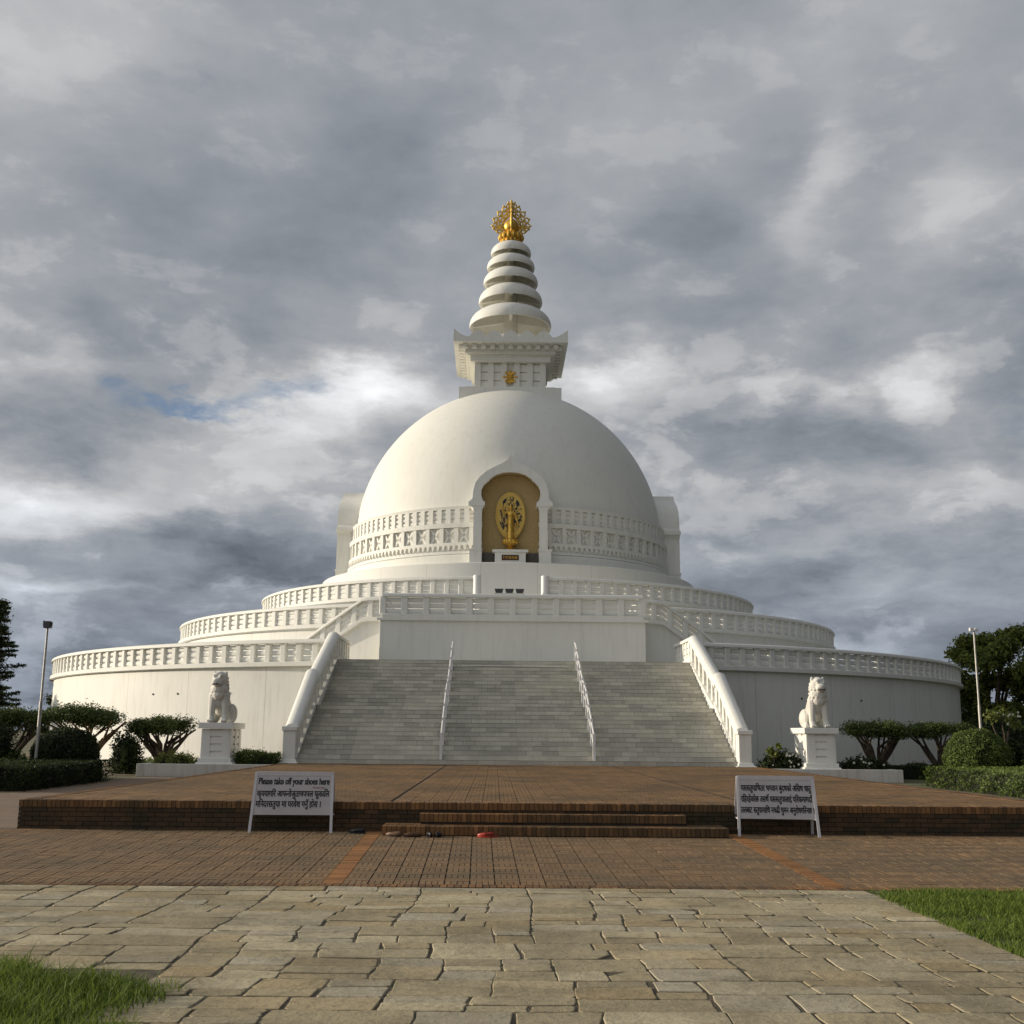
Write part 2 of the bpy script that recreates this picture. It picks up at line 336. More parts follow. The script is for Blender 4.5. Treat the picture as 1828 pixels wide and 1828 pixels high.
    def build(s, name, mat, parent=None, smooth=False, bevel=0, fixn=True):
        me = bpy.data.meshes.new(name); me.from_pydata(s.v, [], s.f); me.update()
        at = me.attributes.new('rnd', 'FLOAT', 'FACE'); at.data.foreach_set('value', s.r)
        if fixn:
            bm = bmesh.new(); bm.from_mesh(me); bmesh.ops.recalc_face_normals(bm, faces=bm.faces); bm.to_mesh(me); bm.free()
        return link(name, me, mat, parent, smooth, bevel)
def link(name, me, mat, parent=None, smooth=False, bevel=0):
    o = bpy.data.objects.new(name, me); COL.objects.link(o)
    if mat: me.materials.append(mat)
    if parent: o.parent = parent
    if smooth:
        me.polygons.foreach_set('use_smooth', [True] * len(me.polygons))
        if smooth != 'all':
            try: me.set_sharp_from_angle(angle=rad(35))
            except Exception: pass
    if bevel:
        b = o.modifiers.new('bevel', 'BEVEL'); b.width = bevel; b.segments = 2; b.limit_method = 'ANGLE'; b.angle_limit = rad(40)
    return o
def thing(name, loc, label, cat, group=None, rz=0):
    o = bpy.data.objects.new(name, None); COL.objects.link(o); o.empty_display_size = .3
    o.location = loc; o.rotation_euler = (0, 0, rz); tag(o, label, cat, group); return o
def tag(o, label=None, cat=None, group=None, kind=None):
    if label: o['label'] = label
    if cat: o['category'] = cat
    if group: o['group'] = group
    if kind: o['kind'] = kind
    return o
def baked(o, name, mat, parent, smooth='all'):
    """turn an object with modifiers (or a text) into a plain mesh object"""
    bpy.context.view_layer.update(); dg = bpy.context.evaluated_depsgraph_get()
    me = bpy.data.meshes.new_from_object(o.evaluated_get(dg)); bpy.data.objects.remove(o); me.materials.clear(); me.name = name
    return link(name, me, mat, parent, smooth)
def sculpt(mb, name, mat, parent, voxel, it=4):
    o = mb.build('tmp', None); r = o.modifiers.new('r', 'REMESH'); r.mode = 'VOXEL'; r.voxel_size = voxel
    s = o.modifiers.new('s', 'SMOOTH'); s.iterations = it; s.factor = .6
    return baked(o, name, mat, parent)
def arr_mesh(name, V, n, rnd, mat, parent=None):
    """V: (faces*n, 3) array of unshared corners"""
    nf = len(V) // n; me = bpy.data.meshes.new(name)
    me.vertices.add(len(V)); me.vertices.foreach_set('co', np.ascontiguousarray(V, dtype=np.float32).ravel())
    me.loops.add(len(V)); me.loops.foreach_set('vertex_index', np.arange(len(V), dtype=np.int32))
    me.polygons.add(nf); me.polygons.foreach_set('loop_start', np.arange(0, nf * n, n, dtype=np.int32))
    me.polygons.foreach_set('loop_total', np.full(nf, n, dtype=np.int32)); me.update(calc_edges=True)
    at = me.attributes.new('rnd', 'FLOAT', 'FACE'); at.data.foreach_set('value', np.ascontiguousarray(rnd, dtype=np.float32))
    return link(name, me, mat, parent)
def leaf_quads(P, Nrm, size, asp=.5, clump=None):
    n = len(P); a = np.cross(Nrm, rng.normal(size=(n, 3))); a /= np.linalg.norm(a, axis=1)[:, None] + 1e-9
    b = np.cross(Nrm, a); b /= np.linalg.norm(b, axis=1)[:, None] + 1e-9
    s = (size * rng.uniform(.6, 1.4, n))[:, None]
    return np.stack([P - a * s, P - b * s * asp, P + a * s, P + b * s * asp], 1).reshape(-1, 3)
def foliage(name, lobes, n, size, mat, parent, shell=.55, bumpy=.18, asp=.5, flat=0., seed=0):
    """lobes: (cx,cy,cz,rx,ry,rz); leaves fill an uneven shell of every lobe, thinner in patches"""
    L = np.array(lobes, float); vol = (L[:, 3] * L[:, 4] + L[:, 4] * L[:, 5]) ; idx = rng.choice(len(L), n, p=vol / vol.sum())
    d = rng.normal(size=(n, 3)); d /= np.linalg.norm(d, axis=1)[:, None]
    r = 1 - shell * rng.random(n) ** 1.5
    ph = rng.uniform(0, 6.28, (len(L), 3))
    q = ph[idx]; wob = np.sin(d[:, 0] * 7 + q[:, 0]) * np.sin(d[:, 1] * 6 + q[:, 1]) + .6 * np.sin(d[:, 2] * 9 + q[:, 2]) * np.sin(d[:, 0] * 13 + q[:, 1]) + .5 * rng.normal(size=n)
    r = r * (1 + bumpy * wob * .6)
    P = L[idx, :3] + d * r[:, None] * L[idx, 3:]
    Nn = d + rng.normal(size=(n, 3)) * .8; Nn[:, 2] += flat
    tone = np.clip(.45 + .25 * wob + .25 * rng.normal(size=n), 0, 1)
    ok = P[:, 2] > .01
    return arr_mesh(name, leaf_quads(P[ok], Nn[ok], size, asp), 4, tone[ok], mat, parent)

# ------------------------------------------------------------------ the ground
def sheet(name, x0, x1, y0, y1, z, mat, n=1, label=None):
    mb = MB(); mb.add([(x0, y0, z), (x1, y0, z), (x1, y1, z), (x0, y1, z)], [(0, 1, 2, 3)]); o = mb.build(name, mat); tag(o, kind='structure', label=label); return o
sheet('ground', -3000, 3000, -3000, 3000, 0, M['soil'])
sheet('side_path', -13.4, -8.7, -70.5, -41.9, .006, M['sidepath'])
sheet('side_path', 9.0, 13.2, -70.5, -41.9, .006, M['sidepath'])

PY0, PY1 = -70.55, -63.9      # brick paving in front of the platform
def pave(mb, x0, x1, y0, y1, z, cell=.285, sides=True, j=.006, cols=True):
    nx = int(round((x1 - x0) / cell)); ny = int(round((y1 - y0) / cell)); cx = (x1 - x0) / nx; cy = (y1 - y0) / ny
    V = []; R = []
    for i in range(nx):
        for k in range(ny):
            a, b = x0 + i * cx + j * .9, y0 + k * cy + j * .5; w_, h_ = cx - j * 1.8, cy - j
            tone = random.random()
            for q in range(4):
                if k % 2 == 0: r = (a + q * w_ / 4 + .004, a + (q + 1) * w_ / 4 - .004, b, b + h_)
                else: r = (a, a + w_, b + q * h_ / 4 + .002, b + (q + 1) * h_ / 4 - .002)
                zt = z + random.uniform(-.002, .002); c = (r[0], r[2]), (r[1], r[2]), (r[1], r[3]), (r[0], r[3])
                V += [(p[0], p[1], zt) for p in c]; tt = min(1, max(0, tone * .5 + random.random() * .5)); R.append(tt)
                if sides:
                    for e in range(4):
                        p, p2 = c[e], c[(e + 1) % 4]; V += [(p[0], p[1], z - .014), (p2[0], p2[1], z - .014), (p2[0], p2[1], zt), (p[0], p[1], zt)]; R.append(tt)
    mb[0] += V; mb[1] += R
def pave_obj(name, rects, z, mat, parent=None, **kw):
    acc = [[], []]
    for r in rects: pave(acc, *r, z, **kw)
    return arr_mesh(name, np.array(acc[0]), 4, np.array(acc[1]), mat, parent)
SX0, SX1, SW = -2.58, 2.80, .22
def fan(o):     # the bays were laid slightly fanned, wider towards the platform
    me = o.data; a = np.empty(len(me.vertices) * 3, np.float32); me.vertices.foreach_get('co', a); a = a.reshape(-1, 3); a[:, 0] *= 1 + .0125 * (a[:, 1] + 67.2); me.vertices.foreach_set('co', a.ravel()); me.update(); return o
o = sheet('paving_bed', -16, 16, PY0, PY1 + .3, .012, M['mortar'])
o = pave_obj('brick_paving', [(-16, SX0 - SW, PY0 + .12, PY1), (SX0, SX1, PY0 + .12, PY1), (SX1 + SW, 16, PY0 + .12, PY1)], .026, M['pave']); fan(o); tag(o, kind='structure')
def soldier(rects, z, name, mat, w_=.075, along='x', parent=None):
    V, R = [], []
    for x0, x1, y0, y1 in rects:
        L_ = (x1 - x0) if along == 'x' else (y1 - y0); n = int(L_ / w_)
        for i in range(n):
            if along == 'x': r = (x0 + i * L_ / n + .005, x0 + (i + 1) * L_ / n - .005, y0, y1)
            else: r = (x0, x1, y0 + i * L_ / n + .004, y0 + (i + 1) * L_ / n - .004)
            c = (r[0], r[2]), (r[1], r[2]), (r[1], r[3]), (r[0], r[3]); zt = z + random.uniform(-.002, .003)
            V += [(p[0], p[1], zt) for p in c]; R += [random.random()] * 5
            for e in range(4): p, p2 = c[e], c[(e + 1) % 4]; V += [(p[0], p[1], z - .014), (p2[0], p2[1], z - .014), (p2[0], p2[1], zt), (p[0], p[1], zt)]
    return arr_mesh(name, np.array(V), 4, np.array(R), mat, parent)
tag(fan(soldier([(SX0 - SW, SX0, PY0 + .12, PY1), (SX1, SX1 + SW, PY0 + .12, PY1)], .027, 'orange_brick_strip', M['strip'], .075, 'y')), kind='structure')
tag(soldier([(-16, 16, PY0 - .10, PY0 + .11)], .028, 'brick_edging', M['brickcap'], .075), kind='structure')

# flagstone path: irregular stones, each a slab with worn edges
sheet('path_bed', -12, 3.3, -86, PY0 - .1, .022, M['dirt'])
def split(x0, x1, y0, y1, out):
    w_, h_ = x1 - x0, y1 - y0
    big = random.random()
    mw, mh = (1.25, .62) if big < .10 else (.85, .46) if big < .5 else (.62, .34)
    pw = w_ / mw; ph = h_ / mh
    if w_ > mw and (h_ <= mh or random.random() < pw ** 1.6 / (pw ** 1.6 + ph ** 1.6)):
        t = random.uniform(.34, .66); split(x0, x0 + w_ * t, y0, y1, out); split(x0 + w_ * t, x1, y0, y1, out)
    elif h_ > mh:
        t = random.uniform(.36, .64); split(x0, x1, y0, y0 + h_ * t, out); split(x0, x1, y0 + h_ * t, y1, out)
    else: out.append((x0, x1, y0, y1))
stones = []
split(-12, -3.1, -74.9, PY0 - .12, stones); split(-3.1, 3.06, -86, PY0 - .12, stones)
mb = MB()
def jit(x, y):   # shared low-frequency wander so neighbours stay parallel
    return x + .030 * math.sin(y * 1.9 + 1.3 * math.sin(x * .9)) + .006 * math.sin(y * 9 + x * 3), y + .022 * math.sin(x * 1.3 + 1.1 * math.sin(y * 1.1)) + .005 * math.sin(x * 7 + y * 4)
for x0, x1, y0, y1 in stones:
    g = random.choice((.003, .005, .007, .010, .016)); x0 += g; x1 -= g; y0 += g * .7; y1 -= g * .7
    if x1 - x0 < .08 or y1 - y0 < .08: continue
    cx, cy = (x0 + x1) / 2, (y0 + y1) / 2; rr = min(.022, .2 * min(x1 - x0, y1 - y0)) * random.uniform(.3, 1.5)
    pts = []
    cs = [(x0, y0), (x1, y0), (x1, y1), (x0, y1)]
    for k in range(4):
        a, b_ = cs[k], cs[(k + 1) % 4]; L_ = math.dist(a, b_); n = max(3, int(L_ / .09)); ux, uy = (b_[0] - a[0]) / L_, (b_[1] - a[1]) / L_
        for i in range(n):
            t = (rr + (L_ - 2 * rr) * i / (n - 1)) / L_
            o_ = random.gauss(0, .0042); pts.append((a[0] + (b_[0] - a[0]) * t - uy * o_, a[1] + (b_[1] - a[1]) * t + ux * o_))
    if random.random() < .22 and min(x1 - x0, y1 - y0) > .2:      # a broken corner
        k = random.randrange(len(pts)); q = 2; pts = [p for i, p in enumerate(pts) if (i - k) % len(pts) >= q]
    pts = [jit(*p) for p in pts]; cx, cy = jit(cx, cy)
    zt = .0275 + random.uniform(-.003, .004); tx, ty = random.gauss(0, .004), random.gauss(0, .005); n = len(pts)
    def Z(p): return zt + (p[0] - cx) * tx + (p[1] - cy) * ty
    inn = [(cx + (p[0] - cx) * (1 - .006 / max(.1, abs(p[0] - cx) + abs(p[1] - cy)) * 1.2), cy + (p[1] - cy) * (1 - .008 / max(.1, abs(p[0] - cx) + abs(p[1] - cy)) * 1.4)) for p in pts]
    v = [(p[0], p[1], 0) for p in pts] + [(p[0], p[1], Z(p) - .0035) for p in pts] + [(p[0], p[1], Z(p)) for p in inn]
    f = [(i, (i + 1) % n, n + (i + 1) % n, n + i) for i in range(n)] + [(n + i, n + (i + 1) % n, 2 * n + (i + 1) % n, 2 * n + i) for i in range(n)] + [tuple(range(2 * n, 3 * n))]
    mb.add(v, f, min(1, max(0, random.gauss(.5, .33))))
tag(mb.build('stone_path', M['flag'], fixn=False), kind='structure')

# grass: blades over a low mound of turf
def in_left(x, y):
    e = -2.84 - .08 * np.sin(y * 2.3) - .08 * np.sin(y * 7)
    t = -74.80 + (x + 4.5) * -.34 - .12 * np.sin(x * 3.1) - .1 * np.sin(x * 8)
    return (x < e) & (y < t)
def in_right(x, y):
    e = 3.12 + .07 * np.sin(y * 2.1) + .06 * np.sin(y * 6.3 + 1) - .30 - .09 * np.clip(-71.2 - y, 0, 9) * .2 + .10 * np.sin(y * 3.7 + .6) + .05 * np.sin(y * 13)
    return (x > e) & (y < -70.72 + .04 * np.sin(x * 5))
def grass(name, fn, bx, n, h, label):
    x = rng.uniform(bx[0], bx[1], n); y = rng.uniform(bx[2], bx[3], n)
    dens = np.sin(x * 3.3 + 1.7 * np.sin(y * 2.9)) * np.sin(y * 4.1 + x) * .5 + .5
    k = fn(x + rng.normal(size=n) * .05, y + rng.normal(size=n) * .06) & (np.sin(x * 5.1 + y * 3) * np.sin(y * 6.3 - x * 2) < .93) & (rng.random(n) < .45 + .55 * dens); x, y = x[k], y[k]; n = len(x); dens = dens[k]
    H = h * rng.uniform(.45, 1.25, n) * (.65 + .6 * dens); a = rng.uniform(0, 6.28, n); wd = rng.uniform(.0025, .006, n); ln = rng.uniform(.15, .9, n) * H
    ca, sa = np.cos(a), np.sin(a); b = rng.uniform(0, 6.28, n); lx, ly = np.cos(b) * ln, np.sin(b) * ln
    z0 = np.full(n, .0)
    A = np.stack([x - ca * wd, y - sa * wd, z0], 1); Bp = np.stack([x + ca * wd, y + sa * wd, z0], 1)
    C = np.stack([x + ca * wd * .7 + lx * .35, y + sa * wd * .7 + ly * .35, H * .6], 1); D = np.stack([x - ca * wd * .7 + lx * .35, y - sa * wd * .7 + ly * .35, H * .6], 1)
    T = np.stack([x + lx, y + ly, H * .95], 1); T2 = np.stack([x + lx + ca * .0008, y + ly + sa * .0008, H * .95], 1)
    V = np.concatenate([np.stack([A, Bp, C, D], 1), np.stack([D, C, T2, T], 1)], 1).reshape(-1, 3)
    r = np.clip(rng.normal(.48, .28, n), 0, 1); return tag(arr_mesh(name, V, 4, np.repeat(r, 2), M['grass']), label, kind='stuff', cat='grass')
grass('grass', in_left, (-6.5, -2.5, -80, -73.6), 120000, .13, 'tufts of green grass at the lower left beside the stone path')
grass('grass', in_right, (3.0, 10, -77, -70.6), 200000, .075, 'short green lawn right of the stone path')
def lawn_mask(name, pts, z):
    mb = MB(); mb.add([(x, y, z) for x, y in pts], [tuple(range(len(pts)))]); return tag(mb.build(name, M['soil']), kind='structure')
lawn_mask('lawn_soil', [(3.25, -86), (16, -86), (16, -70.75), (3.2, -70.75)], .010)

# ------------------------------------------------------------------ brick platform with its two steps
HP = .4837; PX0, PX1, PF, PB = -8.63, 8.9, -63.85, -40.2
plat = thing('brick_platform', (0, PF, 0), 'wide low brick platform at the foot of the stairs, dark front wall', 'platform')
def local(o, root):   # geometry written in world metres, parented to an Empty standing elsewhere
    M4 = Matrix.Translation(-root.location); o.data.transform(M4); o.parent = root; return o
mb = MB(); mb.box(PX0 + .03, PX1 - .03, PF + .03, PB, 0, HP - .012); local(mb.build('infill', M['mortar']), plat)
def brick_wall(mb, p0, p1, z0, z1, nrm, bl=.235, bh=.073):
    """bricks of a wall from p0 to p1 (horizontal), standing proud of the mortar along nrm"""
    L_ = math.dist(p0, p1); t = ((p1[0] - p0[0]) / L_, (p1[1] - p0[1]) / L_); rows = max(1, int(round((z1 - z0) / bh))); h = (z1 - z0) / rows
    for r in range(rows):
        s0 = -(r % 2) * bl / 2
        while s0 < L_:
            a, b_ = max(0, s0) + .004, min(L_, s0 + bl) - .004; s0 += bl
            if b_ - a < .03: continue
            m_ = (a + b_) / 2; c = (p0[0] + t[0] * m_, p0[1] + t[1] * m_); d = .05 + random.uniform(-.003, .004)
            mb.obox((c[0] + nrm[0] * (-.05 + d / 2), c[1] + nrm[1] * (-.05 + d / 2)), t, nrm, (b_ - a) / 2, d / 2 + .0, z0 + r * h + .004, z0 + (r + 1) * h - .004, random.random())
def coping(mb, p0, p1, z0, z1, nrm, depth=.12, w_=.075, proud=.012):
    L_ = math.dist(p0, p1); t = ((p1[0] - p0[0]) / L_, (p1[1] - p0[1]) / L_); n = int(L_ / w_)
    for i in range(n):
        m_ = (i + .5) * L_ / n; c = (p0[0] + t[0] * m_ + nrm[0] * (proud - depth / 2), p0[1] + t[1] * m_ + nrm[1] * (proud - depth / 2))
        mb.obox(c, t, nrm, L_ / n / 2 - .004, depth / 2 + random.uniform(-.002, .002), z0 + .003, z1 + random.uniform(-.003, .003), random.random())
mb = MB()
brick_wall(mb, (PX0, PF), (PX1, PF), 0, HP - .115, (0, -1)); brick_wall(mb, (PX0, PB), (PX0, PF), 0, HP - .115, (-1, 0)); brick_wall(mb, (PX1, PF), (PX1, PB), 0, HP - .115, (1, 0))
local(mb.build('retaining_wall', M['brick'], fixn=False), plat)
mb = MB()
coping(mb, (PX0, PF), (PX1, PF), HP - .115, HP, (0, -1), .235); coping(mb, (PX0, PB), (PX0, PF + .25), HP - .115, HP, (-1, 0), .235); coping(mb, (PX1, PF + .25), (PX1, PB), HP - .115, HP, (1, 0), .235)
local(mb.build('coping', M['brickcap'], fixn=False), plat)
secs = []   # paving bays with a dark joint between them, as in the photograph
for a, b_ in ((PF + .24, -54.05), (-54.0, -47.2), (-47.15, PB - .1)):
    for c, d in ((PX0 + .25, -2.6), (-2.55, 3.4), (3.45, PX1 - .25)): secs.append((c, d, a, b_))
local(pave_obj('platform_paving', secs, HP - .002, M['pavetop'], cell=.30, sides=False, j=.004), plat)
for x0, x1, yf, z0, z1 in ((-2.62, 2.84, -64.66, 0, .168), (-2.06, 2.24, -64.22, .168, .330)):
    mb = MB(); mb.box(x0 + .02, x1 - .02, yf + .02, PF - .01, z0, z1 - .012, .0); core_ = mb
    st = MB(); coping(st, (x0, yf), (x1, yf), z0 + .035, z1, (0, -1), .23, proud=0); coping(st, (x0, PF - .03), (x0, yf + .23), z0 + .035, z1, (-1, 0), .23, proud=0); coping(st, (x1, yf + .23), (x1, PF - .03), z0 + .035, z1, (1, 0), .23, proud=0)
    nrow = int((PF - yf - .27) / .075)
    for i in range(max(0, nrow)):
        y_ = yf + .24 + i * .075
        xx = x0 + .24
        while xx < x1 - .25: st.box(xx, min(xx + .225, x1 - .24), y_, y_ + .068, z1 - .06, z1 - random.uniform(0, .003), random.random()); xx += .232
    s_ = st.build('step', M['brickcap'], fixn=False); local(s_, plat); k = core_.build('step_core', M['mortar']); k.data.transform(Matrix.Translation(-plat.location)); k.parent = s_

# ------------------------------------------------------------------ the stupa
stupa = thing('stupa', (0, 0, 0), 'great white domed stupa with terraces, wide stairs and gilded spire top', 'stupa')
def ring_pts(R, z, a0, a1, step=1.0):
    n = max(2, int(abs(a1 - a0) / step)); return [(R * math.sin(rad(a0 + (a1 - a0) * i / n)), -R * math.cos(rad(a0 + (a1 - a0) * i / n)), z) for i in range(n + 1)]
CURB = [(-.22, -.02), (.24, -.02), (.24, .17), (.16, .20), (-.18, .20)]
CAP = [(-.20, 1.07), (-.20, 1.16), (-.16, 1.22), (-.08, 1.255), (.08, 1.255), (.17, 1.22), (.21, 1.15), (.21, 1.07)]
def slat_prof(k): z = .215 + k * .288; return [(-.085, z), (-.01, z), (.030, z + .07), (.030, z + .17), (-.01, z + .245), (-.085, z + .245)]
rest_posts = MB(); post_left = [100]
def balustrade(name, path, spacing, parent, own_posts=True, closed=False, posts_at=None, dz=.04, hd=.125, hw=.145):
    """base curb, three louvre slats, posts and a rounded cap along a path; path heights are floor level"""
    root = MB(); root.sweep(CURB, path, closed)
    cb = root.build(name, M['paint'], parent, smooth=True)
    mb = MB(); mb.sweep(CAP, path, closed); mb.build('cap_rail', M['paint'], cb, smooth=True)
    mb = MB()
    for k in range(3): mb.sweep(slat_prof(k), path, closed)
    mb.build('louvre_slats', M['paint'], cb)
    # stations
    P = [Vector(p) for p in path] + ([Vector(path[0])] if closed else []); L_ = [0]
    for a, b_ in zip(P, P[1:]): L_.append(L_[-1] + math.hypot(b_.x - a.x, b_.y - a.y))
    n = int(round(L_[-1] / spacing)); i = 0
    for k in range(n + (0 if closed else 1)):
        s_ = L_[-1] * k / n
        while i < len(P) - 2 and L_[i + 1] < s_: i += 1
        t = (s_ - L_[i]) / max(1e-6, L_[i + 1] - L_[i]); c = P[i].lerp(P[i + 1], t); d = (P[i + 1] - P[i]); dl = math.hypot(d.x, d.y); sl_ = d.z / dl * hw; d = (d.x / dl, d.y / dl)
        nn = (d[1], -d[0]); q = MB() if own_posts and post_left[0] > 0 and c.y < -8 else None
        tgt = q or rest_posts
        # a shallow vertical roll on the outer face, as cast concrete posts have
        pr = [(-hw, -hd), (hw, -hd), (hw, hd * .75), (hw * .8, hd), (-hw * .8, hd), (-hw, hd * .75)]
        v = [(c.x + a * d[0] + b_ * nn[0], c.y + a * d[1] + b_ * nn[1], c.z + zz_ + sl_ * (a / hw)) for zz_ in (.18, 1.09) for a, b_ in pr]
        tgt.add(v, [tuple(range(6)), tuple(range(6, 12))] + [(e, (e + 1) % 6, 6 + (e + 1) % 6, 6 + e) for e in range(6)])
        if q: q.build('post', M['paint'], cb, smooth=False); post_left[0] -= 1
    return cb
F1, F2, F3 = 4.70, 7.30, 9.42        # floor levels of the three terraces
R1, R2, R3 = 30.72, 22.96, 17.58
W_ = 8.17                            # half width of the stairs
ga = math.degrees(math.asin((W_ + .4) / R1))
def terrace(name, R, z0, z1, mat, jn, inner):
    mb = MB(); mb.revolve([(R, z0), (R, z1 - .05), (R + .19, z1 - .045), (R + .19, z1 - .012), (inner, z1 - .010)], 240); return mb.build(name, mat, stupa, smooth=True)
terrace('terrace_wall', R1, -.3, F1, M['wall'], 0, R2 - .2); terrace('terrace_wall', R2, F1 - .1, F2, M['wall'], 0, R3 - .2); terrace('terrace_wall', R3, F2 - .1, F3, M['wall'], 0, 13.3)

mb = MB()
for a in (-36.5, -33.0 + 0, -26.6, 27.5, 35.5):
    mb = MB(); c, s_ = math.sin(rad(a)), -math.cos(rad(a)); mb.tube([(c * (R1 - .05), s_ * (R1 - .05), 3.45), (c * (R1 + .03), s_ * (R1 + .03), 3.43)], .05, 8); mb.build('drain_hole', M['black'], stupa)
# the main stairs, two flights with a narrow landing
NR = 26; RH = (4.7 + .24 - HP) / NR; SY0, SY1 = -40.3, -30.1; LANDK = 13
TD = (SY1 - SY0 - .9) / NR
mb = MB(); prof = [(SY0, HP - .4)]; y_, z_ = SY0, HP
for k in range(NR):
    prof.append((y_, z_)); z_ += RH; prof.append((y_, z_ - .012)); prof.append((y_ - .014, z_ - .012)); prof.append((y_ - .014, z_)); y_ += TD + (.9 if k == LANDK - 1 else 0)
    if k == LANDK - 1: ymid, zmid = y_ - TD - .9, z_
SF = z_; prof += [(-24.0, z_), (-24.0, z_ - .5), (-29, HP - .4)]
v = [(x, y, z) for x in (-W_, W_) for y, z in prof]; n = len(prof)
mb.add(v, [(i, (i + 1) % n, n + (i + 1) % n, n + i) for i in range(n)])
stairs = mb.build('staircase', M['marble'], stupa); tag(stairs, 'wide grey marble staircase')
mb = MB(); mb.box(-W_, W_, -30.0, -24, F1 - .2, SF - .006); mb.build('stair_core', M['marble'], stairs)

# terrace 1 balustrade, broken by the stairs
STZ = HP - .12
s1 = (SF - HP) / (SY1 - SY0)
def tz(y): # nosing line height
    if y < ymid: return HP + (y - SY0) / (ymid - SY0) * (zmid - HP)
    if y < ymid + .9: return zmid
    return zmid + (y - ymid - .9) / (SY1 - ymid - .9) * (SF - zmid)
landF = F2 + .06; LY, LX = -25.8, 6.75
# landing block in front of the second terrace
mb = MB(); mb.box(-LX, LX, LY, -21, F1 - .1, landF); mb.build('landing_wall', M['paint'], stupa, bevel=.02)
mb = MB(); mb.sweep([(-.1, -.14), (.14, -.14), (.14, -.02), (-.1, -.02)], [(-LX, -23.6, landF), (-LX, LY, landF), (LX, LY, landF), (LX, -23.6, landF)]); mb.build('landing_cornice', M['paint'], stupa)
balustrade('balustrade', [(-LX + .12, LY + .12, landF), (LX - .12, LY + .12, landF)], 1.07, stupa, hw=.17)
# flank stairs curving down either side of the landing
for s in (-1, 1):
    a0 = 15.2; R = 25.0; zc_ = []
    A = [a0 + i * (31 - a0) / 20 for i in range(21)]
    def fz(a): return landF if a < 18.2 else max(F1, landF - (a - 18.2) / (28.2 - 18.2) * (landF - F1))
    pts = [(s * R * math.sin(rad(a)), -R * math.cos(rad(a)), fz(a)) for a in A if a < 28.6]
    pth = pts if s > 0 else pts[::-1]
    mb = MB()
    v = []; 
    for a in A:
        for Rr in (R, 23.0):
            for zz_ in (F1 - .2, max(fz(a) - .02, F1 - .1)): v.append((s * Rr * math.sin(rad(a)), -Rr * math.cos(rad(a)), zz_))
    f = []
    for i in range(20):
        k = i * 4; f += [(k, k + 4, k + 5, k + 1), (k + 1, k + 5, k + 7, k + 3), (k + 2, k + 3, k + 7, k + 6)]
    mb.add(v, f); mb.build('flank_stair', M['paint'], stupa, smooth=True)
    balustrade('balustrade', pth, .95, stupa)
# balustrades of the main stairs: a bottom newel, a lower and an upper run, a level return on the terrace
for s in (-1, 1):
    X = s * (W_ + .27)
    runs = [[(X, SY0 + .25, tz(SY0 + .25) + .02), (X, ymid + .1, tz(ymid) + .20)], [(X, ymid - .12, zmid - .16), (X, SY1 - .1, SF - .0)]]
    ret = [(X, SY1 - .1, F1 + .24), (X, -25.2, F1 + .24)]
    for q, pth in enumerate(runs):
        P = pth if s > 0 else pth[::-1]
        big = [(-.26, -.30), (.26, -.30), (.26, .10), (-.26, .10)]
        mb = MB(); mb.sweep(big, P); base = mb.build('stair_balustrade', M['paint'], stupa)
        cap = [(-.27, 1.0), (-.27, 1.10), (-.22, 1.20), (-.12, 1.265), (0, 1.285), (.12, 1.265), (.22, 1.20), (.27, 1.10), (.27, 1.0)]
        mb = MB(); mb.sweep(cap, P); mb.build('cap_rail', M['paint'], base, smooth=True)
        mb = MB()
        for k in range(3): mb.sweep([(-.05, .17 + k * .30), (.05, .17 + k * .30), (.05, .17 + k * .30 + .15), (-.05, .17 + k * .30 + .15)], P)
        mb.build('louvre_slats', M['paint'], base)
        n = 6; a, b_ = Vector(pth[0]), Vector(pth[1]); slope = (b_.z - a.z) / (b_.y - a.y)
        for k in range(n + 1):
            c = a.lerp(b_, (k + .12) / (n + .24)); mb = MB(); hw = .15
            v = [(c.x + dx_, c.y + dy_, c.z + zz_ + slope * dy_) for zz_ in (.08, 1.03) for dx_, dy_ in ((-.17, -hw), (.17, -hw), (.17, hw), (-.17, hw))]
            mb.add(v, [(0, 1, 2, 3), (4, 5, 6, 7), (0, 1, 5, 4), (1, 2, 6, 5), (2, 3, 7, 6), (3, 0, 4, 7)]); mb.build('post', M['paint'], base); post_left[0] -= 1
    P = ret if s > 0 else ret[::-1]; balustrade('balustrade', P, .85, stupa)
    # newel with flared foot and an overhanging cap end
    mb = MB(); mb.box(X - .24, X + .24, SY0 - .16, SY0 + .42, HP + .1, HP + 1.18); mb.frustum(X - .34, X + .34, SY0 - .30, SY0 + .5, HP - .05, HP + .14, .07)
    mb.box(X - .37, X + .37, SY0 - .36, SY0 + .5, HP - .08, HP + .03)
    mb.box(X - .285, X + .285, SY0 - .22, SY0 + .30, HP + 1.17, HP + 1.33)
    mb.build('newel', M['paint'], stupa, bevel=.025)
    mb = MB(); mb.box(X - .28, X + .28, SY0 + .1, SY1, -.1, HP - .05); 
    v = []; ys = [SY0 + .2 + i * (SY1 - SY0 - .2) / 12 for i in range(13)]
    for y_ in ys: v += [(X - .255, y_, -.1), (X - .255, y_, tz(y_) - .12), (X + .255, y_, tz(y_) - .12), (X + .255, y_, -.1)]
    mb.add(v, [(i * 4 + e, i * 4 + (e + 1) % 4, (i + 1) * 4 + (e + 1) % 4, (i + 1) * 4 + e) for i in range(12) for e in range(4)]); mb.build('stair_side_wall', M['paint'], stupa)
    mb = MB(); mb.box(X - .2, X + .2, ymid - .25, ymid + .16, zmid - 1.2, zmid + 1.0); mb.build('landing_block', M['paint'], stupa, bevel=.02)
balustrade('balustrade', ring_pts(R1, F1, ga, 360 - ga, .9), .852, stupa)
